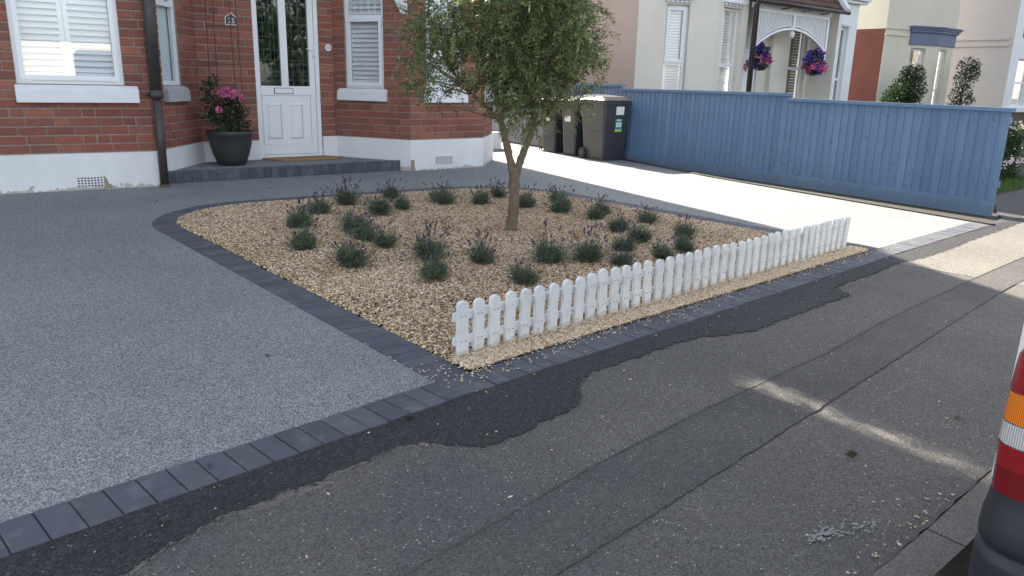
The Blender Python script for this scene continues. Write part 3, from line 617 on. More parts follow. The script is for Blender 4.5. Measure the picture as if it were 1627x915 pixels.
# plinth
def offs(poly, d):
    out = []
    for i, p in enumerate(poly):
        p = Vector(p); ns = []
        if i: u = (p-Vector(poly[i-1])).normalized(); ns.append(Vector((u.y, -u.x)))
        if i < len(poly)-1: u = (Vector(poly[i+1])-p).normalized(); ns.append(Vector((u.y, -u.x)))
        n_ = sum(ns, Vector((0, 0))).normalized(); k = d/max(.4, n_.dot(ns[0])); out.append((p.x+n_.x*k, p.y+n_.y*k))
    return out
def plinth(poly, z1, z1b=None):
    o1, o2 = offs(poly, .022), offs(poly, -.1); b = MB(); n = len(poly); z1b = z1b or z1
    zz = [lerp(z1, z1b, i/(n-1)) for i in range(n)]
    vs = []
    for i in range(n): vs += [(*o1[i], -.05), (*o1[i], zz[i]-.008), (*o2[i], zz[i]+.004), (*o2[i], -.05)]
    fs = [(i*4+k, (i+1)*4+k, (i+1)*4+(k+1) % 4, i*4+(k+1) % 4) for i in range(n-1) for k in range(4)]+[(0, 1, 2, 3), tuple((n-1)*4+k for k in (3, 2, 1, 0))]
    b.add(vs, fs); return b.build('plinth', 'plinth', house)
plinth([LBf.p(0, 0, 0)[:2], (2.553, 9.778), (3.47, 10.9), (4.258, 10.9)], .42)
plinth([(5.238, 10.9), (5.46, 10.9), (6.05, 9.73), (7.36, 9.73), (8.15, 10.5), (8.15, 18)], .455)
# unseen upper storey shaped to shade the garden: steep gable, wall with an added slit for the sun streak
b = MB(); gp = [(4.91, 2.75), (4.91, 4.25), (6.12, 8.15), (8.15, 4.2), (8.15, 2.75)]
b.wallpoly(gp, 10.50, 10.62); b.build('gable', 'brickfar', house)
b = MB()
b.wallpoly([(-4, 2.75), (4.66, 2.75), (4.66, 4.72), (4.935, 4.72), (6.205, 8.85), (5.9, 9.2), (-4, 9.2)], 10.50, 10.62); b.build('streak_slit_wall', 'brickfar', house)  # slanted edge added to let a sun streak through beside the gable
b = MB(); b.wallpoly([(4.66, 2.75), (4.91, 2.75), (4.91, 4.25), (5.057, 4.72), (4.66, 4.72)], 10.502, 10.618); b.build('upper_panel', 'brickfar', house)  # unseen infill, added to close the light slit at its foot
b = MB(); b.box(-4, 8.15, 11.12, 17.8, 2.75, 4.15); b.box(8.05, 8.15, 11.12, 17.8, 0, 2.75); b.box(-4, 8.05, 17.6, 17.8, 0, 2.75); b.build('rear_wall', 'brickfar', house)
b = MB(); b.prism([(-1.43, 10.14), (2.553, 9.778), (3.47, 10.9), (5.46, 10.92), (6.05, 9.73), (7.36, 9.73), (8.15, 10.5), (8.15, 11.12), (-4, 11.12), (-4, 10.14)], 2.752, 2.85); b.build('floor_band', 'sillpaint', house)
b = MB(); b.prism([(-4.2, 10.63), (8.3, 10.63), (8.3, 18.1), (-4.2, 18.1)], 4.152, 4.25); b.build('roof', 'tiles', house)
# rooms behind windows
b = MB(); b.box(-3.9, 8.0, 12.4, 12.5, 0, 2.7); b.box(-3.9, 8.0, 11.0, 12.4, -.04, 0); b.build('interior', 'room', house)

def windowset(root, fc, s0, s1, z0, z1, transom=None, dep=-.045, fw=.05, casement=True, slats=True, mull=False, pitch=.065, stile=.045, lead=False, recess=-.13):
    b = MB(); d0, d1 = dep-.06, dep
    b.fb(fc, s0, s0+fw, d0, d1, z0, z1); b.fb(fc, s1-fw, s1, d0, d1, z0, z1); b.fb(fc, s0+fw, s1-fw, d0, d1, z0, z0+fw); b.fb(fc, s0+fw, s1-fw, d0, d1, z1-fw, z1)
    tz = z1-fw
    if transom: b.fb(fc, s0+fw, s1-fw, d0, d1, transom-.025, transom+.03); tz = transom-.025
    if casement:
        c0, c1, e = s0+fw-.012, s1-fw+.012, .05; y0, y1 = z0+fw-.012, tz+.012
        for q in ((c0, c0+e, y0, y1), (c1-e, c1, y0, y1), (c0+e, c1-e, y0, y0+e), (c0+e, c1-e, y1-e, y1)): b.fb(fc, q[0], q[1], d1-.02, d1+.018, q[2], q[3])
    wf = b.build('window', 'upvc', root)
    g = MB(); gs0, gs1 = s0+fw+(.03 if casement else 0), s1-fw-(.03 if casement else 0)
    g.fb(fc, gs0, gs1, d0+.025, d0+.031, z0+fw, tz); g.build('pane', 'glass', wf)
    if transom:
        g = MB(); g.fb(fc, s0+fw, s1-fw, d0+.025, d0+.031, transom+.03, z1-fw); g.build('pane', 'glass', wf)
    if slats:
        db = d0-.035
        panels = [(s0+.045, (s0+s1)/2-.002), ((s0+s1)/2+.002, s1-.045)] if mull else [(s0+.03, s1-.03)]
        if isinstance(mull, float): panels = [(s0+.03, mull-.002), (mull+.002, s1-.03)]
        for a, c in panels:
            f = MB(); f.fb(fc, a, a+stile, db-.02, db+.02, z0+.02, z1-.03); f.fb(fc, c-stile, c, db-.02, db+.02, z0+.02, z1-.03); f.fb(fc, a+stile, c-stile, db-.02, db+.02, z0+.02, z0+.12); f.build('shutter_frame', 'slat', wf)
            z = z0+.13+pitch/2
            while z < min(z1-.05, 2.55):
                q = MB(); t = pitch*.56; P_ = fc.p
                q.hexa([P_(a+stile, db+.030, z-t), P_(c-stile, db+.030, z-t), P_(c-stile, db-.022, z+t-.008), P_(a+stile, db-.022, z+t-.008), P_(a+stile, db+.030, z-t+.008), P_(c-stile, db+.030, z-t+.008), P_(c-stile, db-.022, z+t), P_(a+stile, db-.022, z+t)])
                q.build('slat', 'slat', wf); z += pitch
    b = MB(); b.fb(fc, s0, s1, -.4, -.38, z0-.1, z1); 
    return wf
def sill(root, fc, s0, s1, z0=.972, z1=1.168, out=.075, par=None):
    b = MB(); P_ = fc.p
    b.add([P_(s0, -.11, z0), P_(s1, -.11, z0), P_(s1, out, z0), P_(s0, out, z0), P_(s0, -.11, z1), P_(s1, -.11, z1), P_(s1, out-.008, z1-.055), P_(s0, out-.008, z1-.055), P_(s0, .01, z1-.012), P_(s1, .01, z1-.012)],
          [(0, 3, 2, 1), (3, 7, 6, 2), (7, 8, 9, 6), (8, 4, 5, 9), (4, 0, 1, 5), (0, 4, 8, 7, 3), (1, 2, 6, 9, 5)])
    o = b.build('sill', 'sillpaint', par)
    bm = bmesh.new(); bm.from_mesh(o.data); bmesh.ops.bevel(bm, geom=bm.edges[:], offset=.006, segments=2, affect='EDGES'); bm.to_mesh(o.data); bm.free(); return o
w1 = windowset(house, LBf, .287+LO, 1.329+LO, 1.17, 2.62, None, -.03, .05, True, True, .800+LO, .0655, .05)
sill(house, LBf, .262+LO, 1.462+LO, par=w1)
for sx in (.405, 1.235):
    b = MB(); b.fb(LBf, sx+LO-.02, sx+LO+.02, -.015, -.010, 1.193, 1.203); b.build('drain_cap', 'chrome', w1)
w2 = windowset(house, SPf, .38, .93, 1.17, 2.62, 2.12, -.03, .05, False, False); b = MB(); b.fb(SPf, .40, .91, -.13, -.11, 1.19, 2.6); b.build('blind', 'slat', w2)
for c_ in w2.children:
    if c_.name.startswith('pane'): c_.data.materials[0] = MT['glass_soft']; sill(house, SPf, .36, 1.0, out=.07, par=w2)
w3 = windowset(house, RSf, .216, .885, 1.165, 2.62, 2.16, -.03, .045, True, True, False, .0655, .03); sill(house, RSf, .10, .945, .985, par=w3)
b = MB()
for k in range(1, 5): b.fb(RSf, .26+k*.116-.003, .26+k*.116+.003, -.06, -.054, 2.19, 2.57)
for k in range(0, 4): b.fb(RSf, .26, .84, -.061, -.055, 2.20+k*.09, 2.206+k*.09)
b.build('leading', 'upvc', w3)
w4 = windowset(house, RFf, .285, .90, 1.165, 2.62, 2.16, -.03, .045, False, True, False, .0655, .03); sill(house, RFf, .24, .985, .985, par=w4)
w5 = windowset(house, RPf, .25, .80, 1.165, 2.62, 2.16, -.03, .045, False, True, False, .0655, .03); sill(house, RPf, .20, .86, .985, par=w5)
# white bracket at the corner of the right bay
b = MB(); P_ = RSf.p
pr = [(1.13, 2.36), (1.16, 2.30), (1.20, 2.25), (1.215, 2.19), (1.30, 2.19), (1.30, 2.60), (1.02, 2.60), (1.05, 2.45)]
n = len(pr); b.add([P_(s, .05, z) for s, z in pr]+[P_(s, -.02, z) for s, z in pr], [tuple(range(n)), tuple(range(n, 2*n))[::-1]]+[(i, n+i, n+(i+1) % n, (i+1) % n) for i in range(n)])
b.build('corner_bracket', 'sillpaint', house)
# front door
b = MB(); fw = .068
S0, S1 = .792, 1.762
b.fb(DWf, S0, S0+fw-.006, -.10, -.02, .15, 2.6); b.fb(DWf, S1-fw+.006, S1, -.10, -.02, .15, 2.6); b.fb(DWf, S0+fw-.006, S1-fw+.006, -.10, -.02, .15, .20); b.fb(DWf, S0, S1, -.12, .0, 0, .149)
frm = b.build('door_frame', 'upvc', house)
b = MB(); D0, D1 = -.085, -.03; a, c = S0+fw, S1-fw
for q in ((a, .868, .26, 2.6), (1.612, c, .26, 2.6), (1.182, 1.285, 1.17, 2.6), (.868, 1.612, 1.045, 1.172), (a, c, .205, .335)): b.fb(DWf, q[0], q[1], D0, D1+(.004 if q[0] == .868 else (.002 if q[2] == .205 else 0)), q[2], q[3])
b.fb(DWf, .868, 1.612, D0+.01, D1-.016, .335, 1.045)
door = b.build('door', 'upvc', house)
b = MB(); b.fb(DWf, .880, 1.600, D1-.016, D1-.004, .348, 1.032); b.build('door_panel', 'upvc', door)
for (p0, p1) in ((.935, 1.165), (1.262, 1.488)):
    b = MB(); P_ = DWf.p; z0, z1, e, o_ = .42, .93, .028, D1-.004
    b.add([P_(p0, o_, z0), P_(p1, o_, z0), P_(p1, o_, z1), P_(p0, o_, z1), P_(p0+e, o_+.017, z0+e), P_(p1-e, o_+.017, z0+e), P_(p1-e, o_+.017, z1-e), P_(p0+e, o_+.017, z1-e)],
          [(0, 1, 5, 4), (1, 2, 6, 5), (2, 3, 7, 6), (3, 0, 4, 7)]); b.fb(DWf, p0+e, p1-e, o_, o_+.006, z0+e, z1-e); b.build('raised_panel', 'upvc', door, fixn=True)
for (p0, p1) in ((.868, 1.182), (1.285, 1.612)):
    b = MB(); b.fb(DWf, p0, p1, -.062, -.056, 1.172, 2.6); b.build('pane', 'doorglass', door)
    b = MB()
    for k in range(1, 4): q = p0+(p1-p0)*k/4+(.02 if k == 2 else 0); b.fb(DWf, q-.0018, q+.0018, -.0555, -.053, 1.172, 2.6)
    for z in (1.25, 1.31, 1.37, 1.47, 1.53, 1.66, 1.84, 2.02, 2.12): b.fb(DWf, p0, p1, -.055, -.0525, z, z+.0035)
    b.build('leading', 'lead', door)
for s, z, wd, ht, mm in ((.93, 1.80, .09, .10, 'stain_r'), (.93, 2.02, .11, .10, 'stain_b'), (.95, 2.16, .10, .08, 'stain_r'), (1.50, 1.78, .09, .09, 'stain_r'), (1.45, 2.0, .1, .08, 'stain_b'), (1.53, 1.40, .06, .06, 'stain_b'), (1.56, 1.2, .04, .05, 'stain_r'), (1.0, 1.38, .05, .06, 'stain_b'), (1.35, 1.62, .05, .09, 'stain_g'), (1.1, 1.55, .05, .09, 'stain_g')):
    b = MB(); b.fb(DWf, s-wd/2, s+wd/2, -.0675, -.064, z, z+ht); b.build('coloured_pane', mm, door)
b = MB(); b.fb(DWf, 1.055, 1.345, D1+.0045, D1+.008, 1.063, 1.146); b.build('letter_surround', 'iron', door)
b = MB(); b.fb(DWf, 1.065, 1.335, D1+.006, D1+.014, 1.071, 1.138); b.build('letter_flap', 'upvc', door)
b = MB(); b.fb(DWf, 1.668, 1.697, D1+.001, D1+.010, 1.50, 1.76); b.build('lock_plate', 'upvc', door)
b = MB(); b.tube([DWf.p(1.683, D1, 1.70), DWf.p(1.683, D1+.05, 1.70), DWf.p(1.55, D1+.055, 1.695)], .009, 8); b.build('handle', 'chrome', door, True)
b = MB(); b.tube([DWf.p(1.683, D1+.005, 1.60), DWf.p(1.683, D1+.014, 1.60)], .009, 10); b.tube([DWf.p(1.683, D1+.005, 1.57), DWf.p(1.683, D1+.012, 1.57)], .006, 8); b.build('keyhole', 'iron', door)
def text(name, body, size, parent, fc, s, d, z, mat, extr=.001):
    cu = bpy.data.curves.new(name, 'FONT'); cu.body = body; cu.size = size; cu.extrude = extr; cu.align_x = 'CENTER'; cu.align_y = 'CENTER'; cu.resolution_u = 2
    o = bpy.data.objects.new(name, cu); COL.objects.link(o); o.rotation_euler = (math.pi/2, 0, math.atan2(fc.u.y, fc.u.x)); o.location = fc.p(s, d, z)
    bpy.context.view_layer.update(); dg = bpy.context.evaluated_depsgraph_get(); me = bpy.data.meshes.new_from_object(o.evaluated_get(dg)); me.name = name
    mw = o.matrix_world.copy(); me.transform(mw); bpy.data.objects.remove(o); me.materials.clear(); me.materials.append(MT[mat])
    if parent: me.transform(Matrix.Translation(-wloc(parent)))
    q = bpy.data.objects.new(name, me); COL.objects.link(q); q.parent = parent; return q
# round house-number plate by the door, house-shaped number plaque by the pot
t_ = thing('number_disc', 'small round white number disc on brick right of the front door', 'house sign', DWf.p(1.905, 0, 1.73))
b = MB(); b.tube([DWf.p(1.905, -.008, 1.73), DWf.p(1.905, .012, 1.73)], .048, 20); b.build('disc', 'sticker', t_)
text('numeral', '25', .055, t_, DWf, 1.905, .0135, 1.73, 'iron')
t_ = thing('number_plaque', 'black house-shaped plaque with white 25 on the brick wall', 'house sign', DWf.p(.494, 0, 1.98))
def plq(b, e, d0, d1):
    pr = [(.420-e+.0, 1.965-e), (.575+e, 1.965-e), (.575+e, 2.055+e*.5), (.498, 2.112+e*1.4), (.420-e, 2.055+e*.5)]; n = 5; P_ = DWf.p
    b.add([P_(s, d1, z) for s, z in pr]+[P_(s, d0, z) for s, z in pr], [tuple(range(n)), tuple(range(n, 2*n))[::-1]]+[(i, n+i, n+(i+1) % n, (i+1) % n) for i in range(n)])
b = MB(); plq(b, .006, -.006, .008); b.build('border', 'sticker', t_)
b = MB(); plq(b, -.004, .004, .011); b.build('plate', 'iron', t_)
text('numeral', '25', .095, t_, DWf, .498, .0125, 2.012, 'sticker')
# vents
def vent(fc, s0, s1, z0, z1, nx, nz, mat='plinth'):
    o = None
    b = MB(); d1 = .030; cw, ch = (s1-s0)/nx, (z1-z0)/nz
    for i in range(nx+1): b.fb(fc, s0+i*cw-.006, s0+i*cw+.006, .012, d1, z0, z1)
    for k in range(nz+1): b.fb(fc, s0, s1, .012, d1-.001, z0+k*ch-.006, z0+k*ch+.006)
    o = b.build('air_brick', mat, house)
    b = MB(); b.fb(fc, s0, s1, .0, .0225, z0, z1); b.build('vent_opening', 'dark', o)
vent(LBf, .735+LO, 1.0+LO, .035, .15, 8, 4); vent(RFf, .42, .73, .08, .20, 8, 4)
b = MB(); P_ = LBf.p
pr = [(LO+1.0, .012), (LO+1.10, .012), (LO+1.085, .05), (LO+1.05, .07), (LO+1.04, .12), (LO+1.015, .155), (LO+1.0, .16)]; n = len(pr)
b.add([P_(s_, .0235, z) for s_, z in pr]+[P_(s_, .0, z) for s_, z in pr], [tuple(range(n)), tuple(range(n, 2*n))[::-1]]+[(i, n+i, n+(i+1) % n, (i+1) % n) for i in range(n)]); b.build('crumbled_render', 'crumbly', house)
b = MB(); P_ = RFf.p
pr = [(-.01, .0), (.075, .0), (.06, .05), (.05, .10), (.055, .15), (.03, .17), (-.01, .165)]; n = len(pr)
b.add([P_(s_, .0245, z) for s_, z in pr]+[P_(s_, .0, z) for s_, z in pr], [tuple(range(n)), tuple(range(n, 2*n))[::-1]]+[(i, n+i, n+(i+1) % n, (i+1) % n) for i in range(n)]); b.build('crumbled_render', 'crumbly', house)
# downpipe
t_ = thing('drainpipe', 'black cast iron drainpipe down the corner of the left bay', 'drainpipe', (2.62, 9.70, 0))
b = MB(); b.tube([(2.60, 9.68, 0.03), (2.60, 9.68, 1.05)], .048, 12); b.build('lower_pipe', 'iron', t_, True)
b = MB(); b.tube([(2.60, 9.68, 1.05), (2.61, 9.68, 2.75)], .062, 12); b.build('upper_pipe', 'iron', t_, True)
b = MB(); b.tube([(2.60, 9.68, 1.02), (2.60, 9.68, 1.06), (2.60, 9.68, 1.12)], [.066, .072, .066], 12); b.fb(SPf, -.09, .10, -.01, .02, 1.055, 1.095); b.build('collar', 'iron', t_, True)
b = MB(); b.tube([(2.60, 9.68, -.01), (2.60, 9.68, .035)], [.07, .055], 12); b.build('shoe', 'post', t_, True)
t_ = tag(MB(), '', '') if False else None
b = MB(); b.tube([SPf.p(.09, .012, 2.7), SPf.p(.095, .012, 1.3), SPf.p(.10, .014, .8), SPf.p(.11, .014, .55), SPf.p(.15, .012, .47), SPf.p(.20, .03, .425)], .009, 6)
tag(b.build('wall_cable', 'iron', loc=(2.65, 9.8, .42)), 'thin black cable running down the brick beside the drainpipe', 'cable')

# ------------------------------------------------------------------ doorstep
st = thing('doorstep', 'low doorstep with charcoal block edge and grey resin top', 'doorstep', (4.4, 10.2, 0))
b = MB(); b.prism([(2.80, 9.975), (6.03, 9.93), (6.03, 9.96), (5.50, 10.88), (3.50, 10.88), (2.70, 10.0)], -.02, .146); b.build('step_top', 'resin', st)
path = resample([(2.66, 10.02), (2.665, 9.95), (2.70, 9.925), (2.78, 9.91), (6.03, 9.865)], .1)
for a, c in zip(path, path[1:]):
    d = (c-a); L = np.linalg.norm(d); d = d/L; n_ = np.array([-d[1], d[0]]); b = MB()
    q = [a+d*.0018, c-d*.0018, c-d*.0018+n_*.06, a+d*.0018+n_*.06]; h = .151+random.uniform(-.002, .002)
    k = n_*.012
    b.add([(p[0], p[1], -.03) for p in q]+[(p[0], p[1], h-.012) for p in q]+[(q[0][0]+k[0], q[0][1]+k[1], h), (q[1][0]+k[0], q[1][1]+k[1], h), (q[2][0], q[2][1], h), (q[3][0], q[3][1], h)],
          [(0, 3, 2, 1), (0, 1, 5, 4), (1, 2, 6, 5), (2, 3, 7, 6), (3, 0, 4, 7), (4, 5, 9, 8), (5, 6, 10, 9), (6, 7, 11, 10), (7, 4, 8, 11), (8, 9, 10, 11)]); b.build('edge_block', 'charcoal', st)
t_ = thing('doormat', 'brown coir doormat in front of the white door', 'doormat', (4.85, 10.7, .15))
b = MB(); b.prism([(4.31, 10.87), (4.24, 10.80), (4.42, 10.50), (4.6, 10.46), (5.24, 10.46), (5.42, 10.60), (5.20, 10.87)], .1515, .170); b.build('mat', 'coir', t_)
b = MB()
for k in range(9): b.box(4.55+k*.075, 4.60+k*.075, 10.62, 10.70, .1705, .1712)
b.build('worn_print', 'coird', t_)

# ------------------------------------------------------------------ pot with obelisk and rose
PC = Vector((3.67, 10.40, .152))
t_ = thing('flower_pot', 'large black pot on the doorstep left of the door', 'plant pot', PC)
b = MB(); b.lathe(PC, [(.165, 0), (.18, .005), (.225, .12), (.262, .25), (.283, .37), (.292, .385), (.300, .40), (.302, .43), (.296, .445), (.280, .445), (.272, .40)], 32, False); b.build('pot', 'pot', t_, True)
b = MB(); b.lathe(PC, [(.0, .39), (.274, .39)], 24, False); b.lathe(PC, [(0, .003), (.17, .003)], 24, False); b.build('soil', 'soil', t_)
ob = thing('trellis', 'rusty wire obelisk trellis standing in the black pot', 'trellis', PC+Vector((0, 0, .4)))
for (dx, dy) in ((-.22, .0), (.16, .12), (.19, -.06), (-.05, .2)):
    b = MB(); b.tube([PC+Vector((dx, dy, .38)), PC+Vector((dx*.93, dy*.9, 1.4)), PC+Vector((dx*.85, dy*.8, 2.6))], .006, 6); b.build('rod', 'rust', ob)
for z, k in ((.86, .95), (1.29, .93), (1.76, .9), (2.25, .87)):
    b = MB(); pts = [PC+Vector((x_*k, y_*k, z)) for x_, y_ in ((-.22, 0), (.19, -.06), (.16, .12), (-.05, .2), (-.22, 0))]; b.tube(pts, .005, 5, False); b.build('ring', 'rust', ob)
def leafcloud(parent, name, clumps, mat, per, L, W, droop=.2, kind='stuff', up=.3):
    Vs = []; Fs = []; Rs = []; n0 = 0
    for c, r in clumps:
        n = int(per*r*r*100); u = rng.normal(size=(n, 3)); u /= np.linalg.norm(u, axis=1, keepdims=True)
        rr = r*rng.random(n)**.45; P = np.array(c)+u*rr[:, None]*np.array([1, 1, .9])
        D = u+rng.normal(0, .6, (n, 3))+np.array([0, 0, up-droop]); V, F = leaves(P, D, rng.uniform(.7, 1.2, n)*L, rng.uniform(.7, 1.2, n)*W)
        Vs.append(V); Fs.append(F+n0); n0 += len(V); Rs.append(rng.random(n))
    return np_mesh(name, np.concatenate(Vs), np.concatenate(Fs), mat, parent, np.concatenate(Rs), kind)
def blossom(parent, c, r, mat, n=26, name='flower'):
    c = np.array(c); u = rng.normal(size=(n, 3)); u /= np.linalg.norm(u, axis=1, keepdims=True)
    V, F = leaves(np.repeat(c[None], n, 0)+u*r*.25, u+rng.normal(0, .2, (n, 3)), r, r*.9); return np_mesh(name, V, F, mat, parent, rng.random(n))
rs = thing('rose', 'pink rose bush growing up the obelisk in the black pot', 'rose', PC+Vector((0, 0, .4)))
cl = [(PC+Vector(v), r) for v, r in (((-.12, 0, .62), .13), ((.08, .05, .66), .14), ((-.2, .02, .80), .12), ((.0, .1, .80), .13), ((.15, .0, .55), .12), ((-.05, -.05, .5), .13), ((-.22, .05, .98), .10), ((-.14, .08, 1.08), .07), ((.12, .05, .80), .10), ((-.26, 0, .65), .09), ((.2, 0, .68), .07), ((.05, -.1, .47), .1))]
leafcloud(rs, 'leaves', cl, 'bush', 75, .05, .032, kind='stuff')
b = MB()
for k in range(9):
    q = cl[k][0]; b.tube([PC+Vector((random.uniform(-.08, .08), random.uniform(-.08, .08), .38)), (PC+Vector((q[0]-PC.x, q[1]-PC.y, .3)))*.3+q*.7-Vector((0, 0, .1)), q], [.006, .004, .003], 5)
b.build('stems', 'lavstem', rs)
for dx, dy, z, r in ((-.08, -.1, .93, .055), (-.02, -.1, .95, .055), (.05, -.1, .93, .05), (.02, -.12, .90, .05), (.15, -.1, .87, .042), (-.16, -.12, .72, .045), (-.12, -.08, .92, .04)): blossom(rs, PC+Vector((dx, dy, z)), r, 'pink')

# ------------------------------------------------------------------ white picket fence
pf = thing('picket_fence', 'low white picket fence along the gravel bed', 'fence', (4.1, 3.0, 0))
PL = [(2.03, 2.86), (3.06, 2.925), (4.08, 2.985), (5.10, 3.05), (6.16, 3.125)]
def fpt(x): return float(np.interp(x, [p[0] for p in PL], [p[1] for p in PL]))
ang = math.atan2(.265, 4.13)
def picket_mesh(h, w_=.061, t=.020):
    b = MB(); pr = [(-w_/2, 0), (w_/2, 0)]+[(w_/2*math.cos(a), h-.022+.022*math.sin(a)) for a in np.linspace(0, math.pi, 9)]
    b.wallpoly(pr, -t, 0); me = bpy.data.meshes.new('picket'); me.from_pydata(b.v, [], b.f)
    bm = bmesh.new(); bm.from_mesh(me); bmesh.ops.recalc_face_normals(bm, faces=bm.faces); bm.to_mesh(me); bm.free(); me.materials.append(MT['picket']); return me
PM, PM2 = picket_mesh(.266), picket_mesh(.30)
for i in range(41):
    x = 2.05+i*(4.105/40); long_ = i in (0, 10, 21, 33)
    o = bpy.data.objects.new('picket', PM2 if long_ else PM); COL.objects.link(o); o.parent = pf
    wob = .006*math.sin(i*.7)
    o.location = Vector((x, fpt(x)+wob*.5, (-.008 if long_ else .020)+wob*.5+random.uniform(-.002, .002)))-pf.location; o.rotation_euler = (random.uniform(-.02, .02)+.02*math.sin(i*.35), random.uniform(-.014, .014)+(.03 if i > 37 else 0), ang+random.uniform(-.03, .03)); o.scale = (random.uniform(.96, 1.03), 1, 1)
for (a, c) in zip(PL, PL[1:]):
    for z in (.088, .212):
        e = -.018 if a is PL[0] else .003; d = Vector((c[0]-a[0], c[1]-a[1])).normalized(); n_ = Vector((-d.y, d.x)); b = MB()
        p0 = Vector(a)+d*e; p1 = Vector(c)-d*.003; q = [p0+n_*.001, p1+n_*.001, p1+n_*.019, p0+n_*.019]
        b.hexa([(p.x, p.y, z-.02) for p in q]+[(p.x, p.y, z+.02) for p in q]); b.build('rail', 'picket', pf)

b = MB()
for i in range(41):
    x = 2.05+i*(4.105/40); y = fpt(x)-.0225
    for z in (.092, .216):
        for dx in (-.012, .013): b.tube([(x+dx, y+.002, z), (x+dx, y-.001, z)], .0028, 6)
b.build('screws', 'rust', pf, kind='stuff')
# ------------------------------------------------------------------ blue fence
def bx(y): return 9.0+.1517*y
fd = Vector((.1517, 1)).normalized(); fn = Vector((-fd.y, fd.x))  # fn points to the drive (-X)
fence = thing('blue_fence', 'tall blue boarded fence between the two driveways', 'fence', (9.9, 6.5, 0))
def bl(y, d, z): return (bx(y)+fn.x*d, y+fn.y*d, z)
secs = [(3.15, 6.075, .005, 1.135, 1.175, .145), (6.078, 9.70, .0, 1.20, 1.242, .14), (9.71, 12.0, 0.0, 1.262, 1.31, .14)]
for y0, y1, zb, zt0, zc, gb in secs:
    n = int((y1-y0)/.105); st_ = (y1-y0)/n
    dz = -.02 if y0 == 3.15 else 0
    for k in range(n):
        a = y0+k*st_; c = a+st_+.012; b = MB(); j = random.uniform(-.004, .004); lb = zb+gb+random.uniform(-.006, .004); q = random.uniform(-.004, .004)
        sl_ = dz*(1-k/n)
        b.hexa([bl(a, .014+j*.3, lb), bl(c, .006, lb), bl(c, -.002, lb), bl(a, .0, lb), bl(a+q, .014+j*.3, zt0+.02+sl_), bl(c+q, .006, zt0+.02+sl_), bl(c+q, -.002, zt0+.02+sl_), bl(a+q, .0, zt0+.02+sl_)])
        b.build('board', 'blue', fence)
    b = MB(); b.hexa([bl(y0-.03, .045, zc-.04+dz), bl(y1, .045, zc-.04), bl(y1, -.03, zc-.04), bl(y0-.03, -.03, zc-.04+dz), bl(y0-.03, .045, zc+dz), bl(y1, .045, zc), bl(y1, -.03, zc), bl(y0-.03, -.03, zc+dz)]); b.build('cap_rail', 'blue', fence)
    b = MB(); b.hexa([bl(y0+.004, .028, zb-.02+dz), bl(y1, .028, zb-.03), bl(y1, .0, zb-.03), bl(y0, .0, zb-.02+dz), bl(y0, .028, zb+gb), bl(y1, .028, zb+gb), bl(y1, .0, zb+gb), bl(y0, .0, zb+gb)]); b.build('gravel_board', 'blue', fence)
    for z in (.3, zt0-.15):
        b = MB(); b.hexa([bl(y0, -.004, z), bl(y1, -.004, z), bl(y1, -.05, z), bl(y0, -.05, z), bl(y0, -.004, z+.07), bl(y1, -.004, z+.07), bl(y1, -.05, z+.07), bl(y0, -.05, z+.07)]); b.build('rail', 'blue', fence)
b = MB()
for y0, y1, zb, zt0, zc, gb in secs:
    n = int((y1-y0)/.105); st_ = (y1-y0)/n
    for k in range(n):
        for z in (.33, zt0-.12):
            y = y0+(k+.35)*st_; p = Vector(bl(y, .012, z+random.uniform(-.006, .006))); b.tube([p, p+Vector((fn.x, fn.y, 0))*.006], .004, 6)
b.build('nail_heads', 'rust', fence, kind='stuff')
for y in (3.55, 6.07, 8.0, 9.7, 12.0):
    b = MB(); b.hexa([bl(y-.04, -.03, -.2), bl(y+.04, -.03, -.2), bl(y+.04, -.11, -.2), bl(y-.04, -.11, -.2), bl(y-.04, -.03, 1.1), bl(y+.04, -.03, 1.1), bl(y+.04, -.11, 1.1), bl(y-.04, -.11, 1.1)]); b.build('post', 'post', fence)
# grey block wall behind the fence line, further back
bw = thing('block_wall', 'grey concrete block wall beyond the bins', 'wall', (11, 13.5, 0))
for r_ in range(6):
    y = 12.06+(0 if r_ % 2 else .2)
    while y < 16.8:
        b = MB(); z = r_*.215; b.hexa([bl(y, .02, z+.006), bl(y+.43, .02, z+.006), bl(y+.43, -.1, z+.006), bl(y, -.1, z+.006), bl(y, .02, z+.209), bl(y+.43, .02, z+.209), bl(y+.43, -.1, z+.209), bl(y, -.1, z+.209)]); b.build('block', 'block', bw); y += .44
b = MB(); b.hexa([bl(12.05, .01, 0), bl(16.9, .01, 0), bl(16.9, -.09, 0), bl(12.05, -.09, 0), bl(12.05, .01, 1.285), bl(16.9, .01, 1.285), bl(16.9, -.09, 1.285), bl(12.05, -.09, 1.285)]); b.build('mortar', 'mortar', bw)
b = MB(); b.box(8.16, 9.75, 12.25, 12.35, 0, .29); b.box(8.16, 9.75, 12.22, 12.38, .29, .33); b.box(8.52, 8.60, 12.17, 12.24, 0, .34); tag(b.build('low_wall', 'whitewall', loc=(8.9, 12.3, 0)), 'low white wall behind the house corner, seen past the tree trunk', 'wall')

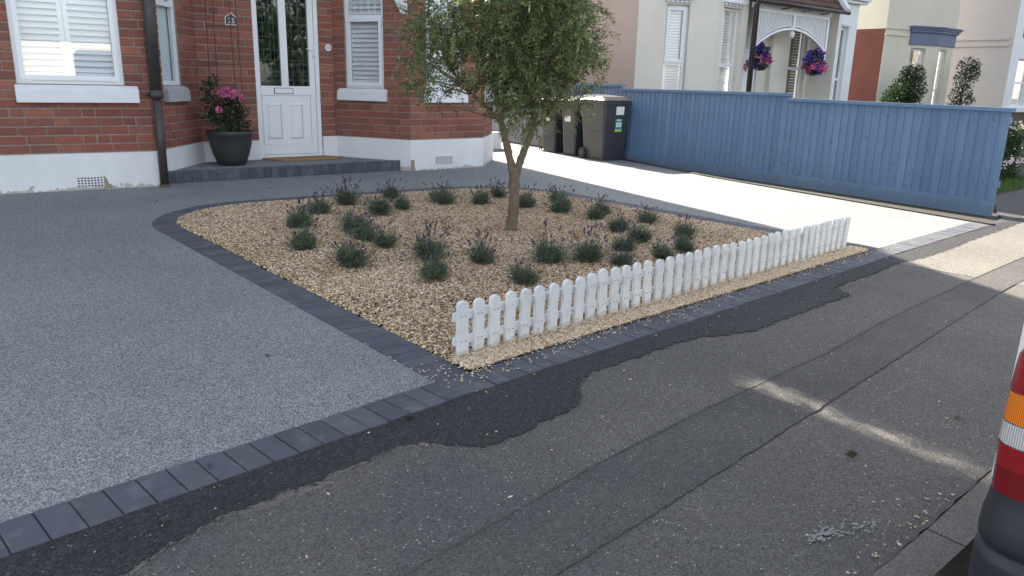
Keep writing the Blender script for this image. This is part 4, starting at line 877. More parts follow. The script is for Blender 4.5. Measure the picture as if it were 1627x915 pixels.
# ------------------------------------------------------------------ wheelie bins
def wheelie(c, rot, wd, dp, h, label, stickers, handle_side=1):
    root = thing('wheelie_bin', label, 'wheelie bin', (c[0], c[1], .004), 'wheelie bins beside the blue fence')
    Mx = Matrix.Translation((c[0], c[1], .004)) @ Matrix.Rotation(rot, 4, 'Z')
    def T(vs): return [tuple(Mx @ Vector(v)) for v in vs]
    # local: front is -y, wheels at +y
    def rr(w_, d_, y0, r, z):
        out = []; n = 4
        for (sx, sy, a0) in ((1, 1, 0), (-1, 1, 90), (-1, -1, 180), (1, -1, 270)):
            for k in range(n+1): a = R(a0+90*k/n); out.append(((w_/2-r)*sx+r*math.cos(a), y0+(d_/2-r)*sy+r*math.sin(a), z))
        return out
    def loft(rings, caps=(True, True)):
        n = len(rings[0]); vs = [p for r_ in rings for p in r_]; fs = [(i*n+k, i*n+(k+1) % n, (i+1)*n+(k+1) % n, (i+1)*n+k) for i in range(len(rings)-1) for k in range(n)]
        if caps[0]: fs.append(tuple(range(n))[::-1])
        if caps[1]: fs.append(tuple((len(rings)-1)*n+k for k in range(n)))
        return T(vs), fs
    b = MB(); b.add(*loft([rr(wd*.80, dp*.72, -.01, .03, .0), rr(wd*.82, dp*.76, -.01, .035, .06), rr(wd*.96, dp*.95, 0, .04, h*.86), rr(wd*.97, dp*.96, 0, .04, h*.88), rr(wd*1.04, dp*1.03, 0, .04, h*.885), rr(wd*1.04, dp*1.03, 0, .04, h*.93), rr(wd*.95, dp*.95, 0, .04, h*.932)]))
    b.build('body', 'bin', root)
    b = MB(); b.add(*loft([rr(wd*1.05, dp*1.04, -.01, .04, h*.935), rr(wd*1.05, dp*1.04, -.01, .05, h*.95), rr(wd*.97, dp*.90, .0, .06, h*.975)]))
    top = rr(wd*.90, dp*.80, .03, .06, h); top = [(x, y, z+(y+dp*.4)*.045) for x, y, z in top]
    b.add(*loft([rr(wd*.97, dp*.90, 0, .06, h*.975), top])); b.build('lid', 'binlid', root)
    b = MB(); b.add(T([(-wd*.38, dp*.52, h*.9), (wd*.38, dp*.52, h*.9), (wd*.38, dp*.62, h*.9), (-wd*.38, dp*.62, h*.9), (-wd*.38, dp*.52, h*.935), (wd*.38, dp*.52, h*.935), (wd*.38, dp*.62, h*.935), (-wd*.38, dp*.62, h*.935)]), [(0, 3, 2, 1), (4, 5, 6, 7), (0, 1, 5, 4), (1, 2, 6, 5), (2, 3, 7, 6), (3, 0, 4, 7)]); b.build('handle', 'bin', root)
    for sx in (-1, 1):
        b = MB(); b.tube(T([(sx*wd*.41, dp*.36, .10), (sx*wd*.41+sx*.045, dp*.36, .10)]), .098, 20); wh = b.build('wheel', 'rubber', root)
        b = MB(); b.tube(T([(sx*wd*.41+sx*.04, dp*.36, .10), (sx*wd*.41+sx*.052, dp*.36, .10)]), .05, 14); b.build('hub', 'bin', wh)
    for (x0, x1, z0, z1, mm, lvl) in stickers:
        # on the front face (tapering with height)
        def yf(z): return -lerp(dp*.76/2+.01, dp*.95/2, (z-.06)/(h*.86-.06))-.003-.001*lvl
        b = MB(); b.add(T([(x0, yf(z0), z0), (x1, yf(z0), z0), (x1, yf(z1), z1), (x0, yf(z1), z1), (x0, yf(z0)+.004, z0), (x1, yf(z0)+.004, z0), (x1, yf(z1)+.004, z1), (x0, yf(z1)+.004, z1)]), [(0, 1, 2, 3), (7, 6, 5, 4), (0, 4, 5, 1), (1, 5, 6, 2), (2, 6, 7, 3), (3, 7, 4, 0)]); b.build('sticker', mm, root)
    return root
FA = -math.atan(.1517)
wheelie((10.08, 9.74), FA, .58, .74, 1.09, 'large grey wheelie bin with white and green stickers, nearest the street', [(-.02, .15, .79, .93, 'sticker', 0), (-.02, .13, .50, .72, 'teal', 0), (0.01, .10, .69, .71, 'sticker', 1), (.005, .05, .58, .66, 'sticker', 1), (.065, .11, .58, .66, 'sticker', 1), (-.02, .13, .505, .54, 'lime_s', 1)])
wheelie((10.20, 10.52), FA-R(88), .44, .52, 1.05, 'middle grey wheelie bin squeezed behind the large stickered one', [(-.11, .06, .62, .72, 'sticker', 0)])
wheelie((10.32, 11.22), FA-R(86), .46, .53, 1.04, 'farthest grey wheelie bin, half hidden behind the olive foliage', [(-.08, .06, .60, .69, 'sticker', 0)])

# ------------------------------------------------------------------ olive tree
tree = thing('olive_tree', 'small olive tree with forked trunk in the gravel bed', 'tree', (4.32, 5.26, 0))
def bumpy(name, pts, rad, n=12):
    """a limb with a knotty, uneven skin"""
    P_ = []; Q_ = []
    for i in range(len(pts)-1):
        for k in range(4): P_.append(Vector(pts[i]).lerp(Vector(pts[i+1]), k/4)); Q_.append(lerp(rad[i], rad[i+1], k/4))
    P_.append(Vector(pts[-1])); Q_.append(rad[-1]); b = MB(); b.tube(P_, Q_, n)
    v = []
    for i, p in enumerate(b.v):
        c = P_[min(len(P_)-1, i//n)]; q = Vector(p)-c; f = 1+.10*math.sin(p[2]*55+p[0]*90)+.09*math.sin(p[2]*23+p[1]*140)+random.uniform(-.05, .05); v.append(tuple(c+q*f))
    b.v = v; return b.build(name, 'bark', tree, True)
bumpy('trunk', [(4.32, 5.262, -.03), (4.322, 5.26, .01), (4.325, 5.26, .05), (4.334, 5.255, .18), (4.338, 5.252, .36), (4.335, 5.255, .50), (4.336, 5.255, .575)], [.075, .060, .050, .047, .045, .049, .042], 16)
def bez(a, b_, c, n=7): return [tuple(Vector(a)*(1-t)**2+Vector(b_)*2*t*(1-t)+Vector(c)*t*t) for t in [k/n for k in range(n+1)]]
F1, F2 = Vector((4.235, 5.335, .98)), Vector((4.455, 5.15, .93))
q = bez((4.325, 5.262, .53), (4.285, 5.29, .72), F1, 5); bumpy('limb', q, [lerp(.036, .027, i/5) for i in range(6)], 10)
q = bez((4.347, 5.247, .53), (4.385, 5.215, .68), F2, 5); bumpy('limb', q, [lerp(.034, .026, i/5) for i in range(6)], 10)
# crown clumps (x along the picture plane, depth, height)
tr, td = Vector((.771, -.637, 0)), Vector((.637, .771, 0))
TB = Vector((4.32, 5.26, 0))
CL = []
for (h, z, r, dens) in [(-.86, 1.50, .17, .6), (-.78, 1.72, .20, 1), (-.62, 1.64, .20, 1), (-.80, 1.30, .17, .6), (-.68, 1.12, .13, .5), (-.62, 1.36, .18, .5), (-.62, 1.82, .16, 1), (-.42, 1.78, .19, 1), (-.38, 1.55, .20, .7), (-.24, 1.95, .24, 1),
        (-.20, 1.42, .20, .7), (-.12, 1.72, .26, 1), (-.06, 1.30, .22, 1), (-.02, 1.50, .26, 1), (.05, 1.12, .20, 1), (.10, 1.90, .28, 1), (.14, 1.62, .28, 1), (.18, 1.36, .25, 1), (.24, 1.16, .20, 1), (.0, 2.08, .28, 1), (.30, 2.05, .28, 1), (.35, 1.78, .26, 1),
        (.36, 1.50, .24, 1), (.40, 1.26, .20, .9), (.50, 1.98, .25, 1), (.56, 1.70, .22, .9), (.58, 1.46, .18, .8), (.62, 1.24, .14, .5), (.66, 1.62, .15, .7), (.68, 1.40, .11, .45), (.55, 1.10, .12, .5), (-.08, 2.25, .25, 1), (.1, 2.38, .3, 1), (.42, 2.3, .28, 1), (.14, 1.0, .14, .7), (-.1, 1.12, .13, .7), (-.28, 1.22, .14, .4), (.74, 1.52, .06, .3)]:
    for s_ in ((0,) if r < .16 else (-1, 1)):
        dd = s_*r*1.1+random.uniform(-.1, .1)
        CL.append((TB+tr*h*.97+td*dd+Vector((0, 0, z)), r, dens))
STM = []
for a_, c_, e_, r_ in ((F1, (4.20, 5.40, 1.3), (4.10, 5.35, 1.85), .026), (F1, (4.05, 5.5, 1.15), (3.85, 5.62, 1.45), .018), (F2, (4.45, 5.2, 1.3), (4.42, 5.25, 1.95), .024), (F2, (4.65, 5.0, 1.1), (4.72, 4.95, 1.6), .018)):
    q = bez(a_, c_, e_, 8); bumpy('stem', q, [lerp(r_, .008, i/8) for i in range(9)], 8); STM += [(Vector(p), i) for i, p in enumerate(q)]
for i, (c, r, dens) in enumerate(CL):
    cand = sorted(STM, key=lambda k: (k[0]-c).length+(2 if k[0].z > c.z-.05 else 0))[:5]; st_ = random.choice(cand)[0]
    mid_ = (st_+c)/2+Vector((random.uniform(-.08, .08), random.uniform(-.08, .08), random.uniform(-.02, .09)))
    pts = bez(st_, mid_, c, 5); b = MB(); b.tube(pts, [lerp(.011 if r > .2 else .008, .003, k/5) for k in range(6)], 6); b.build('branch', 'bark', tree, True)
LP, LD, LL, LW, LR = [], [], [], [], []
TW = MB()
for (c, r, dens) in CL:
    tint = random.random()
    for _ in range(int(dens*35*(r/.2)**2)):
        u = Vector((random.gauss(0, 1), random.gauss(0, 1), random.gauss(0, .9))).normalized(); p = c+u*r*random.uniform(.1, .9)
        d = (u+Vector((random.gauss(0, .5), random.gauss(0, .5), random.gauss(.05, .5)))).normalized(); L = random.uniform(.10, .24); n = int(L/.0125)
        q = p.copy(); tt = (tint*.35+random.random()*.65)
        if random.random() < .25: TW.tube([p, p+d*L*.5+Vector((0, 0, -.008)), p+d*L+Vector((0, 0, -.03))], [.0028, .002, .0012], 3, False)
        side = d.cross(Vector((random.gauss(0, 1), random.gauss(0, 1), random.gauss(0, 1)))).normalized()
        for k in range(n):
            d = (d+Vector((0, 0, -.035))).normalized(); q = q+d*.0125
            if k % 2 == 0: side = (d.cross(side)).normalized()
            sg = 1 if k % 2 else -1
            LP.append(q[:]); LD.append((d*.85+side*sg*.75+Vector((0, 0, random.uniform(-.2, .15))))[:]); LL.append(random.uniform(.040, .068)); LW.append(random.uniform(.010, .016)); LR.append(min(.999, max(0, tt+random.uniform(-.12, .12))))
V, Fc = leaves(np.array(LP), np.array(LD), np.array(LL), np.array(LW)); np_mesh('leaves', V, Fc, 'leaf', tree, np.array(LR), 'stuff')
TW.build('twigs', 'bark', tree, kind='stuff', fixn=False)
print('olive leaves', len(LP))

# ------------------------------------------------------------------ lavender
def lavender_variant(i, hue):
    """foliage, stalks, flower heads: one unit bush of 0.2 m"""
    n = 620; a = rng.uniform(0, 6.283, n); rr = np.sqrt(rng.random(n))*.055
    P = np.stack([rr*np.cos(a), rr*np.sin(a), rng.uniform(0, .05, n)], 1)
    lean = rng.uniform(0, 6.283); el = np.clip(rng.normal(1.05, .42, n)+.25*np.cos(a-lean), .08, 1.55); a2 = a+rng.normal(0, .5, n)
    D = np.stack([np.cos(a2)*np.cos(el), np.sin(a2)*np.cos(el), np.sin(el)], 1); ln = rng.uniform(.05, .125, n)*(1+.45*(rng.random(n) > .88))*(1+.3*np.sin(a*2+i))
    # every shoot carries several narrow leaves
    Ps, Ds, Ls = [], [], []
    for k in range(5):
        t = (k+1)/5; Ps.append(P+D*(ln*t)[:, None]); Ds.append(D+rng.normal(0, .55, (n, 3))); Ls.append(rng.uniform(.022, .04, n))
    V, F = leaves(np.concatenate(Ps), np.concatenate(Ds), np.concatenate(Ls), .0055)
    fol = (V, F, rng.random(len(F)))
    ns = [20, 9, 27, 14][i % 4]; S = MB(); H = []
    for _ in range(ns):
        az_, e_ = random.uniform(0, 6.283), random.uniform(.62, 1.5); d = Vector((math.cos(az_)*math.cos(e_), math.sin(az_)*math.cos(e_), math.sin(e_))); L = random.uniform(.15, .30)
        tip = d*L+Vector((0, 0, -.01)); S.tube([d*.05, d*L*.6, tip], .0013, 3, False); k = random.uniform(.022, .042)
        for j in range(18): H.append((tip+d*(k*j/18)+Vector((random.gauss(0, .0028), random.gauss(0, .0028), 0)), d+Vector((random.gauss(0, 1), random.gauss(0, 1), random.gauss(0, .6)))))
    V2, F2_ = leaves(np.array([h[0][:] for h in H]), np.array([h[1][:] for h in H]), .012, .0095)
    return fol, S, (V2, F2_, np.repeat(rng.random(ns), 18))
LAVM = []
for i in range(8):
    fol, S_, hd = lavender_variant(i, 0)
    a = np_mesh('leaves', *fol[:2], 'lav', None, fol[2]); s_ = S_.build('stalks', 'lavstem', fixn=False); h_ = np_mesh('flower_spikes', *hd[:2], 'lavfl', None, hd[2])
    LAVM.append((a.data, s_.data, h_.data))
    for o in (a, s_, h_): bpy.data.objects.remove(o)
LAV = [((3.27, 6.93), .21, 0, 'small lavender clump near the far left curve of the bed, with dark spikes'), ((3.72, 7.25), .20, 2, 'lavender at the far edge of the bed left of the tree, many upright spikes'),
 ((4.36, 7.43), .19, 0, 'lavender touching the far block edging, second from its left end'), ((3.70, 6.54), .20, 3, 'pale green lavender behind the large twin lavender clump'), ((4.08, 6.75), .17, 1, 'small low lavender just in front of the far edge left of the tree'),
 ((2.79, 6.34), .21, 2, 'greyish lavender furthest left in the bed, the rear of two'), ((3.08, 5.88), .24, 1, 'tall green back half of the biggest lavender clump'), ((2.98, 5.55), .22, 4, 'bushy lavender with low purple flowers, front of the biggest clump'),
 ((2.45, 5.5), .21, 1, 'dark round lavender nearest the left edging'), ((3.01, 5.22), .17, 1, 'small lavender between the biggest clump and the near row'), ((2.47, 4.79), .23, 3, 'bright green lavender alone in the front left of the bed'),
 ((3.06, 4.69), .21, 2, 'lavender with purple spikes, directly behind the nearest low one'), ((2.76, 4.15), .19, 1, 'low flowerless lavender nearest the street left of the picket fence'), ((3.26, 4.31), .20, 2, 'lavender with a leaning purple spike midway between trunk and fence start'),
 ((3.68, 4.05), .20, 3, 'wide loose lavender behind the grey one close to the fence'), ((3.16, 3.72), .20, 1, 'grey-green lavender closest to the front of the picket fence'), ((3.96, 3.92), .20, 4, 'dense dark lavender with purple tips behind the middle of the fence'),
 ((4.62, 6.76), .19, 1, 'lavender in front of its taller twin near the far edging'), ((4.70, 6.98), .20, 2, 'tall spiky lavender at the far edging left of the trunk'), ((4.96, 6.55), .18, 3, 'neat round lavender just left of the trunk, far side'),
 ((5.42, 6.86), .17, 2, 'small spiky lavender at the back edging just left of the trunk'), ((5.21, 6.11), .20, 0, 'lavender immediately right of the olive trunk'), ((5.77, 6.22), .19, 2, 'rear lavender of the pair right of the trunk'),
 ((5.35, 5.7), .19, 1, 'front lavender of the pair right of the trunk'), ((5.36, 5.22), .18, 3, 'dark lavender with long leaning spikes, far right part of the bed'), ((5.62, 5.42), .18, 2, 'spiky lavender behind the dark one in the far right part'),
 ((5.11, 4.69), .19, 1, 'lavender right of centre with dark purple tips'), ((4.88, 4.24), .18, 1, 'plain green lavender behind the fence right of centre'), ((5.66, 4.83), .17, 2, 'lavender by the right hand edging with tall thin spikes'),
 ((4.50, 4.05), .18, 4, 'lavender with bluish flowers leaning left, behind the fence'), ((4.12, 3.72), .16, 3, 'lavender peeping just over the picket fence tops'), ((5.41, 4.19), .18, 0, 'upright lavender by the far end of the fence with many dark spikes'),
 ((4.90, 3.80), .16, 1, 'grey lavender close behind the far half of the fence'), ((4.53, 3.70), .16, 1, 'low lavender half hidden by the fence pickets')]
for li, ((x, y), wd, v, lb) in enumerate(LAV):
    v = v if li % 2 else (v+4) % 8
    root = thing('lavender', lb, 'lavender', (x, y, .012), 'lavender plants in the gravel bed'); root.rotation_euler = (random.uniform(-.14, .14), random.uniform(-.14, .14), random.uniform(0, 6.28)); s = wd/.212*random.uniform(.88, 1.08); root.scale = (s, s*random.uniform(.85, 1.1), s*random.uniform(.78, 1.05))
    for me, nm in zip(LAVM[v], ('leaves', 'stalks', 'flower_spikes')):
        o = bpy.data.objects.new(nm, me); COL.objects.link(o); o.parent = root; o['kind'] = 'stuff'

# ------------------------------------------------------------------ neighbour's cream house
nb = thing('cream_house', 'cream rendered house with two bays and a fretwork porch behind the blue fence', 'house', (15, 11, 0))
A1 = Facet((12.0, 10.83), (13.43, 10.0)); A2 = Facet((13.43, 10.0), (14.45, 10.0)); A3 = Facet((14.45, 10.0), (14.75, 10.62)); A4 = Facet((14.75, 10.62), (18.55, 10.62)); A5 = Facet((18.05, 10.615), (18.10, 10.0)); A6 = Facet((18.10, 10.0), (18.98, 10.0))
def simplewin(root, fc, s0, s1, z0, z1, tr_=None, blind='slat', dep=-.10, fw=.055, opener=False, bw=.035):
    b = MB(); d0, d1 = dep-.05, dep
    for q in ((s0, s0+fw, z0, z1), (s1-fw, s1, z0, z1), (s0+fw, s1-fw, z1-fw, z1), (s0+fw, s1-fw, z0, z0+fw)): b.fb(fc, q[0], q[1], d0, d1, q[2], q[3])
    if tr_: b.fb(fc, s0+fw, s1-fw, d0, d1, tr_-.03, tr_+.03)
    if opener:
        for q in ((s0+fw-.01, s0+fw+.05, tr_+.02, z1-fw+.01), (s1-fw-.05, s1-fw+.01, tr_+.02, z1-fw+.01), (s0+fw+.05, s1-fw-.05, tr_+.02, tr_+.08), (s0+fw+.05, s1-fw-.05, z1-fw-.05, z1-fw+.01)): b.fb(fc, q[0], q[1], d1-.01, d1+.02, q[2], q[3])
    wf = b.build('window', 'upvc', root)
    for a, c in (((z0+fw, tr_-.03), (tr_+.03, z1-fw)) if tr_ else ((z0+fw, z1-fw),)):
        b = MB(); b.fb(fc, s0+fw, s1-fw, d0+.02, d0+.026, a, c); b.build('pane', 'glass', wf)
    if blind:
        b = MB(); z = z0+.06; P_ = fc.p; db = d0-.05
        while z < z1-.05:
            b.hexa([P_(s0+.03, db+.02, z), P_(s1-.03, db+.02, z), P_(s1-.03, db-.02, z+bw+.012), P_(s0+.03, db-.02, z+bw+.012), P_(s0+.03, db+.02, z+.005), P_(s1-.03, db+.02, z+.005), P_(s1-.03, db-.02, z+bw+.017), P_(s0+.03, db-.02, z+bw+.017)]); z += .055
        b.build('blind', blind, wf, kind='stuff')
    b = MB(); b.fb(fc, s0, s1, d0-.25, d0-.24, z0, z1); b.build('dark_room', 'dark', wf)
    return wf
def facade(root, fc, hs, z0, z1, mat, th=.18, name='wall'):
    b = MB(); grid_wall(fc, hs, z0, z1, -th, 0, b); return b.build(name, mat, root)
h1 = (.575, 1.06, .6, 2.86); h2 = (.18, .80, .6, 2.86)
facade(nb, A1, [h1], 0, 2.98, 'cream'); facade(nb, A2, [h2], 0, 2.98, 'cream')
facade(nb, A1, [], 2.98, 6.2, 'whitewall'); facade(nb, A2, [], 2.98, 6.2, 'whitewall')
facade(nb, A3, [], 0, 6.2, 'cream')
simplewin(nb, A1, h1[0], h1[1], .6, 2.86, 1.74, opener=True); simplewin(nb, A2, h2[0], h2[1], .6, 2.86, 1.74)
for fc, (a, c) in ((A1, h1[:2]), (A2, h2[:2])):
    b = MB()
    for k in range(6): q = a-.04+(c-a+.08)*(k+.5)/6; b.fb(fc, q-.035, q+.035, .0, .05, 2.90, 2.945, 2.925)
    b.fb(fc, a-.06, c+.06, -.01, .065, 2.94, 2.975); b.build('window_head', 'sillpaint', nb)
# side wall and rear extension
b = MB(); b.box(12.0, 12.2, 10.84, 12.6, 0, 6.0); b.build('side_wall', 'beige', nb)
b = MB(); b.box(12.01, 12.3, 12.605, 17, 0, 3.6); b.build('rear_wall', 'brickfar', nb)
b = MB(); b.box(12.2, 18.9, 11.6, 12.6, 3.0, 6.0); b.build('upper_back', 'cream', nb)
# porch recess wall: door, dark blind window
facade(nb, A4, [(.25, 1.12, 0, 2.15), (2.40, 3.15, .55, 2.95)], 0, 3.4, 'cream', name='porch_wall')
b = MB()
for q in ((.25, .32, 0, 2.15), (1.05, 1.12, 0, 2.15), (.32, 1.05, 2.08, 2.15)): b.fb(A4, q[0], q[1], -.1, -.04, q[2], q[3])
b.build('porch_door_frame', 'upvc', nb)
b = MB(); b.fb(A4, .32, 1.05, -.12, -.07, .05, 2.08); pd = b.build('porch_door', 'slat', nb)
b = MB(); b.tube([A4.p(.95, -.04, 1.0), A4.p(.95, -.04, 1.75)], .012, 8); b.build('bar_handle', 'chrome', pd)
simplewin(nb, A4, 2.40, 3.15, .55, 2.95, 1.78, blind=None)
b = MB()
for k in range(35): z = .62+k*.066; b.fb(A4, 2.47, 3.08, -.19, -.185, z, z+.057)
b.build('dark_blind', 'iron', nb, kind='stuff')
# pilaster of the porch between door and window
b = MB(); b.fb(A4, 1.50, 1.95, 0, .12, 0, 3.0); b.build('pilaster', 'cream', nb)
h3 = (.15, .50, .5, 2.75)
facade(nb, A5, [], 0, 6.2, 'cream'); facade(nb, A6, [h3], 0, 2.95, 'whitewall'); facade(nb, A6, [], 2.95, 6.2, 'whitewall', .17)
simplewin(nb, A6, h3[0], h3[1], .5, 2.75, 1.55, blind=None, dep=-.08)
b = MB()
for k in range(5): q = .12+.42*(k+.5)/5; b.fb(A6, q-.03, q+.03, 0, .05, 2.77, 2.82, 2.80)
b.build('window_head', 'sillpaint', nb)
b = MB()
for z, o_ in ((3.30, .10), (3.37, .16), (3.46, .20)): b.fb(A6, -.25, .98+o_, -.02, o_, z, z+.06); 
b.build('cornice', 'sillpaint', nb)
b = MB(); b.box(18.8, 18.98, 10.01, 12.6, 0, 6.2); b.build('end_wall', 'whitewall', nb)
# fretwork porch front: arched panel of vertical slats
PF = Facet((14.60, 9.93), (17.55, 9.93)); Lp = PF.L
def arch(s): t = (s/Lp)*2-1; return 2.60-.46*t*t
zt = 2.86
b = MB(); b.fb(PF, 0, Lp, -.06, 0, zt, zt+.06); b.fb(PF, -.05, Lp+.05, -.08, .03, zt+.06, zt+.16)
b.fb(PF, Lp/2-.04, Lp/2+.04, -.05, .02, arch(Lp/2)-.03, zt); b.fb(PF, 0, .05, -.06, .01, 1.86, zt); b.fb(PF, Lp-.07, Lp, -.06, .01, 1.84, zt)
n = 26
for k in range(n):
    s0, s1 = Lp*k/n, Lp*(k+1)/n; a, c = arch(s0), arch(s1); P_ = PF.p
    b.hexa([P_(s0, .01, a-.05), P_(s1, .01, c-.05), P_(s1, -.05, c-.05), P_(s0, -.05, a-.05), P_(s0, .01, a), P_(s1, .01, c), P_(s1, -.05, c), P_(s0, -.05, a)])
    b.hexa([P_(s0, .005, a+.025), P_(s1, .005, c+.025), P_(s1, -.03, c+.025), P_(s0, -.03, a+.025), P_(s0, .005, a+.045), P_(s1, .005, c+.045), P_(s1, -.03, c+.045), P_(s0, -.03, a+.045)])
fr = b.build('porch_arch', 'upvc', nb)
for k in range(46):
    s = .06+(Lp-.12)*k/45
    if abs(s-Lp/2) < .05: continue
    b = MB(); b.fb(PF, s-.014, s+.014, -.04, -.015, arch(s)+.045, zt); b.build('slat', 'upvc', fr)
b = MB(); b.lathe(PF.p(Lp/2, -.02, 2.40), [(.01, .15), (.03, .13), (.05, .10), (.065, .05), (.05, 0), (.02, -.03)], 12); b.build('porch_lamp', 'sticker', nb, True)
# porch roof with rows of tiles
rf = MB(); rf.hexa([(14.40, 9.72, 3.04), (17.75, 9.72, 3.04), (17.75, 10.62, 3.9), (14.40, 10.62, 3.9), (14.40, 9.70, 3.08), (17.75, 9.70, 3.08), (17.6, 10.6, 3.96), (14.5, 10.6, 3.96)]); pr_ = rf.build('porch_roof', 'tiles', nb)
for r_ in range(7):
    t0, t1 = r_/7, (r_+1)/7
    y0, z0 = lerp(9.70, 10.6, t0), lerp(3.085, 3.965, t0); y1, z1 = lerp(9.70, 10.6, t1), lerp(3.085, 3.965, t1)
    b = MB(); x = 14.40
    while x < 17.7:
        b.rv = random.random(); x1 = min(x+.158, 17.72); b.hexa([(x, y0-.01, z0), (x1, y0-.01, z0), (x1, y1, z1), (x, y1, z1), (x, y0-.012, z0+.018), (x1, y0-.012, z0+.018), (x1, y1, z1+.004), (x, y1, z1+.004)]); x += .166
    b.build('tile_row', 'tiles', pr_, kind='stuff')
b = MB(); b.tube([(14.32, 9.66, 3.02), (17.9, 9.66, 3.02)], .045, 8); b.build('gutter', 'iron', nb, True)
b = MB()
for x in (15.5, 16.3, 17.1): b.tube([(x, 9.66, 3.0), (x, 9.75, 2.95), (x-.08, 9.86, 2.94)], .012, 5)
b.build('gutter_bracket', 'iron', nb)
b = MB(); b.hexa([(14.30, 9.64, 3.02), (14.42, 9.64, 3.02), (14.55, 10.5, 4.2), (14.30, 10.5, 4.2), (14.30, 9.60, 3.12), (14.44, 9.60, 3.12), (14.55, 10.5, 4.35), (14.30, 10.5, 4.35)]); b.hexa([(17.70, 9.64, 3.02), (17.82, 9.64, 3.02), (17.82, 10.5, 4.2), (17.58, 10.5, 4.2), (17.70, 9.60, 3.10), (17.84, 9.60, 3.10), (17.82, 10.5, 4.35), (17.58, 10.5, 4.35)]); b.build('verge', 'sillpaint', nb)
t_ = tag(None, '', '') if False else None
b = MB(); b.tube([(14.40, 9.78, 0), (14.40, 9.78, 2.95), (14.40, 9.68, 3.05)], .055, 10); tag(b.build('downpipe', 'iron', loc=(14.4, 9.78, 0), smooth=True), "dark downpipe beside the neighbour's porch", 'drainpipe')
def basket(c, r, lb):
    root = thing('hanging_basket', lb, 'hanging basket', c, 'hanging baskets in the porch')
    b = MB(); b.lathe(c, [(.02, -.18), (r*.55, -.16), (r*.85, -.06), (r*.9, 0)], 16); b.build('bowl', 'pot', root, True)
    b = MB()
    for k in range(3): a = k*2.094; b.tube([Vector(c)+Vector((r*.85*math.cos(a), r*.85*math.sin(a), 0)), Vector(c)+Vector((0, 0, .5))], .004, 4)
    b.build('chain', 'iron', root)
    leafcloud(root, 'leaves', [((c[0], c[1], c[2]+.03), r*1.05), ((c[0], c[1], c[2]+.2), r*.8)], 'bush', 90, .05, .03)
    for k in range(9):
        a = random.uniform(0, 6.28); q = Vector(c)+Vector((math.cos(a)*r, math.sin(a)*r, 0)); L_ = random.uniform(.05, .22)
        for j in range(3): blossom(root, q+Vector((math.cos(a)*.05*j, math.sin(a)*.05*j, .05-L_*j/2)), random.uniform(.035, .055), random.choice(['magenta', 'magenta', 'purple']), 10)
    for mat, n, dz, rr in (('purple', 26, .2, random.uniform(.85, 1.0)), ('magenta', 10, .03, 1.05)):
        for k in range(n):
            a = random.uniform(0, 6.28); e = random.uniform(-.2, 1.3) if mat == 'purple' else random.uniform(-.5, .5)
            p = Vector(c)+Vector((r*rr*math.cos(a)*math.cos(e), r*rr*math.sin(a)*math.cos(e), dz*.7+r*.9*math.sin(e)))
            if mat == 'magenta' or k % 1 == 0: blossom(root, p+Vector((random.gauss(0, .03), random.gauss(0, .03), random.gauss(0, .03))), random.uniform(.04, .065), mat, 12)
basket((15.02, 9.98, 1.84), .21, 'left hanging basket of purple and magenta flowers in the porch'); basket((17.22, 9.98, 1.80), .23, 'right hanging basket of purple and pink flowers in the porch')

# ------------------------------------------------------------------ yellow house
yh = thing('yellow_house', 'pale yellow house with red side wall and blue bay head', 'house', (22, 10.5, 0))
b = MB(); b.box(20.6, 20.8, 10.08, 11.6, 0, 2.86); b.build('side_wall', 'redwall', yh)
b = MB(); b.box(20.6, 20.8, 10.08, 11.6, 2.86, 6.5); b.build('upper_side_wall', 'yellow', yh)
Y1 = Facet((20.6, 10.07), (21.25, 9.98)); Y2 = Facet((21.25, 9.98), (22.45, 9.55)); Y3 = Facet((22.45, 9.55), (23.55, 9.55)); Y4 = Facet((23.55, 9.55), (24.1, 10.2))
facade(yh, Y1, [], 0, 6.5, 'yellow'); facade(yh, Y4, [], 0, 6.5, 'yellow')
hy2, hy3 = (.42, .93, .5, 2.42), (.25, .72, .5, 2.42)
facade(yh, Y2, [hy2], 0, 6.5, 'yellow'); facade(yh, Y3, [hy3], 0, 6.5, 'yellow')
simplewin(yh, Y2, *hy2, None, blind=None, dep=-.1); simplewin(yh, Y3, *hy3, 1.35, blind=None, dep=-.08)
b = MB()
for fc, s0 in ((Y2, .32), (Y3, 0), (Y4, 0)):
    e = fc.L+.0; b.fb(fc, s0, e, -.02, .035, 2.50, 2.82); b.fb(fc, s0-.02, e+.02, -.02, .09, 2.82, 2.88); b.fb(fc, s0-.04, e+.04, -.02, .13, 2.882, 2.93); b.fb(fc, s0-.06, e+.06, -.02, .17, 2.932, 2.97)
b.build('bay_head', 'bluetrim', yh)
b = MB()
for fc in (Y1,): b.fb(fc, -.02, fc.L, -.01, .03, 2.86, 2.90); b.fb(fc, -.02, fc.L, -.01, .03, 2.70, 2.73)
b.fb(Y2, 0, .25, -.01, .03, 2.86, 2.90); b.fb(Y2, 0, .25, -.01, .03, 2.70, 2.73); b.build('string_course', 'yellow', yh)
def bush(name, lb, cat, clumps, mat='bush', per=110, L=.055, W=.034, base=None):
    root = thing(name, lb, cat, base or clumps[0][0]); leafcloud(root, 'leaves', clumps, mat, per, L, W); b = MB()
    p = Vector((root.location.x, root.location.y, 0))
    for c, r in clumps[:5]: b.tube([p, (p+Vector(c))/2+Vector((0, 0, .1)), c], [.03, .02, .01], 5)
    b.build('stems', 'bark', root); return root
bush('clipped_shrub', "rounded dark evergreen shrub in front of the yellow house", 'shrub', [((20.1, 9.15, .4), .50), ((20.0, 9.15, .9), .50), ((20.2, 9.1, 1.35), .42), ((20.3, 9.1, 1.7), .30), ((19.9, 9.2, 1.15), .36)], base=(20.35, 9.15, 0))
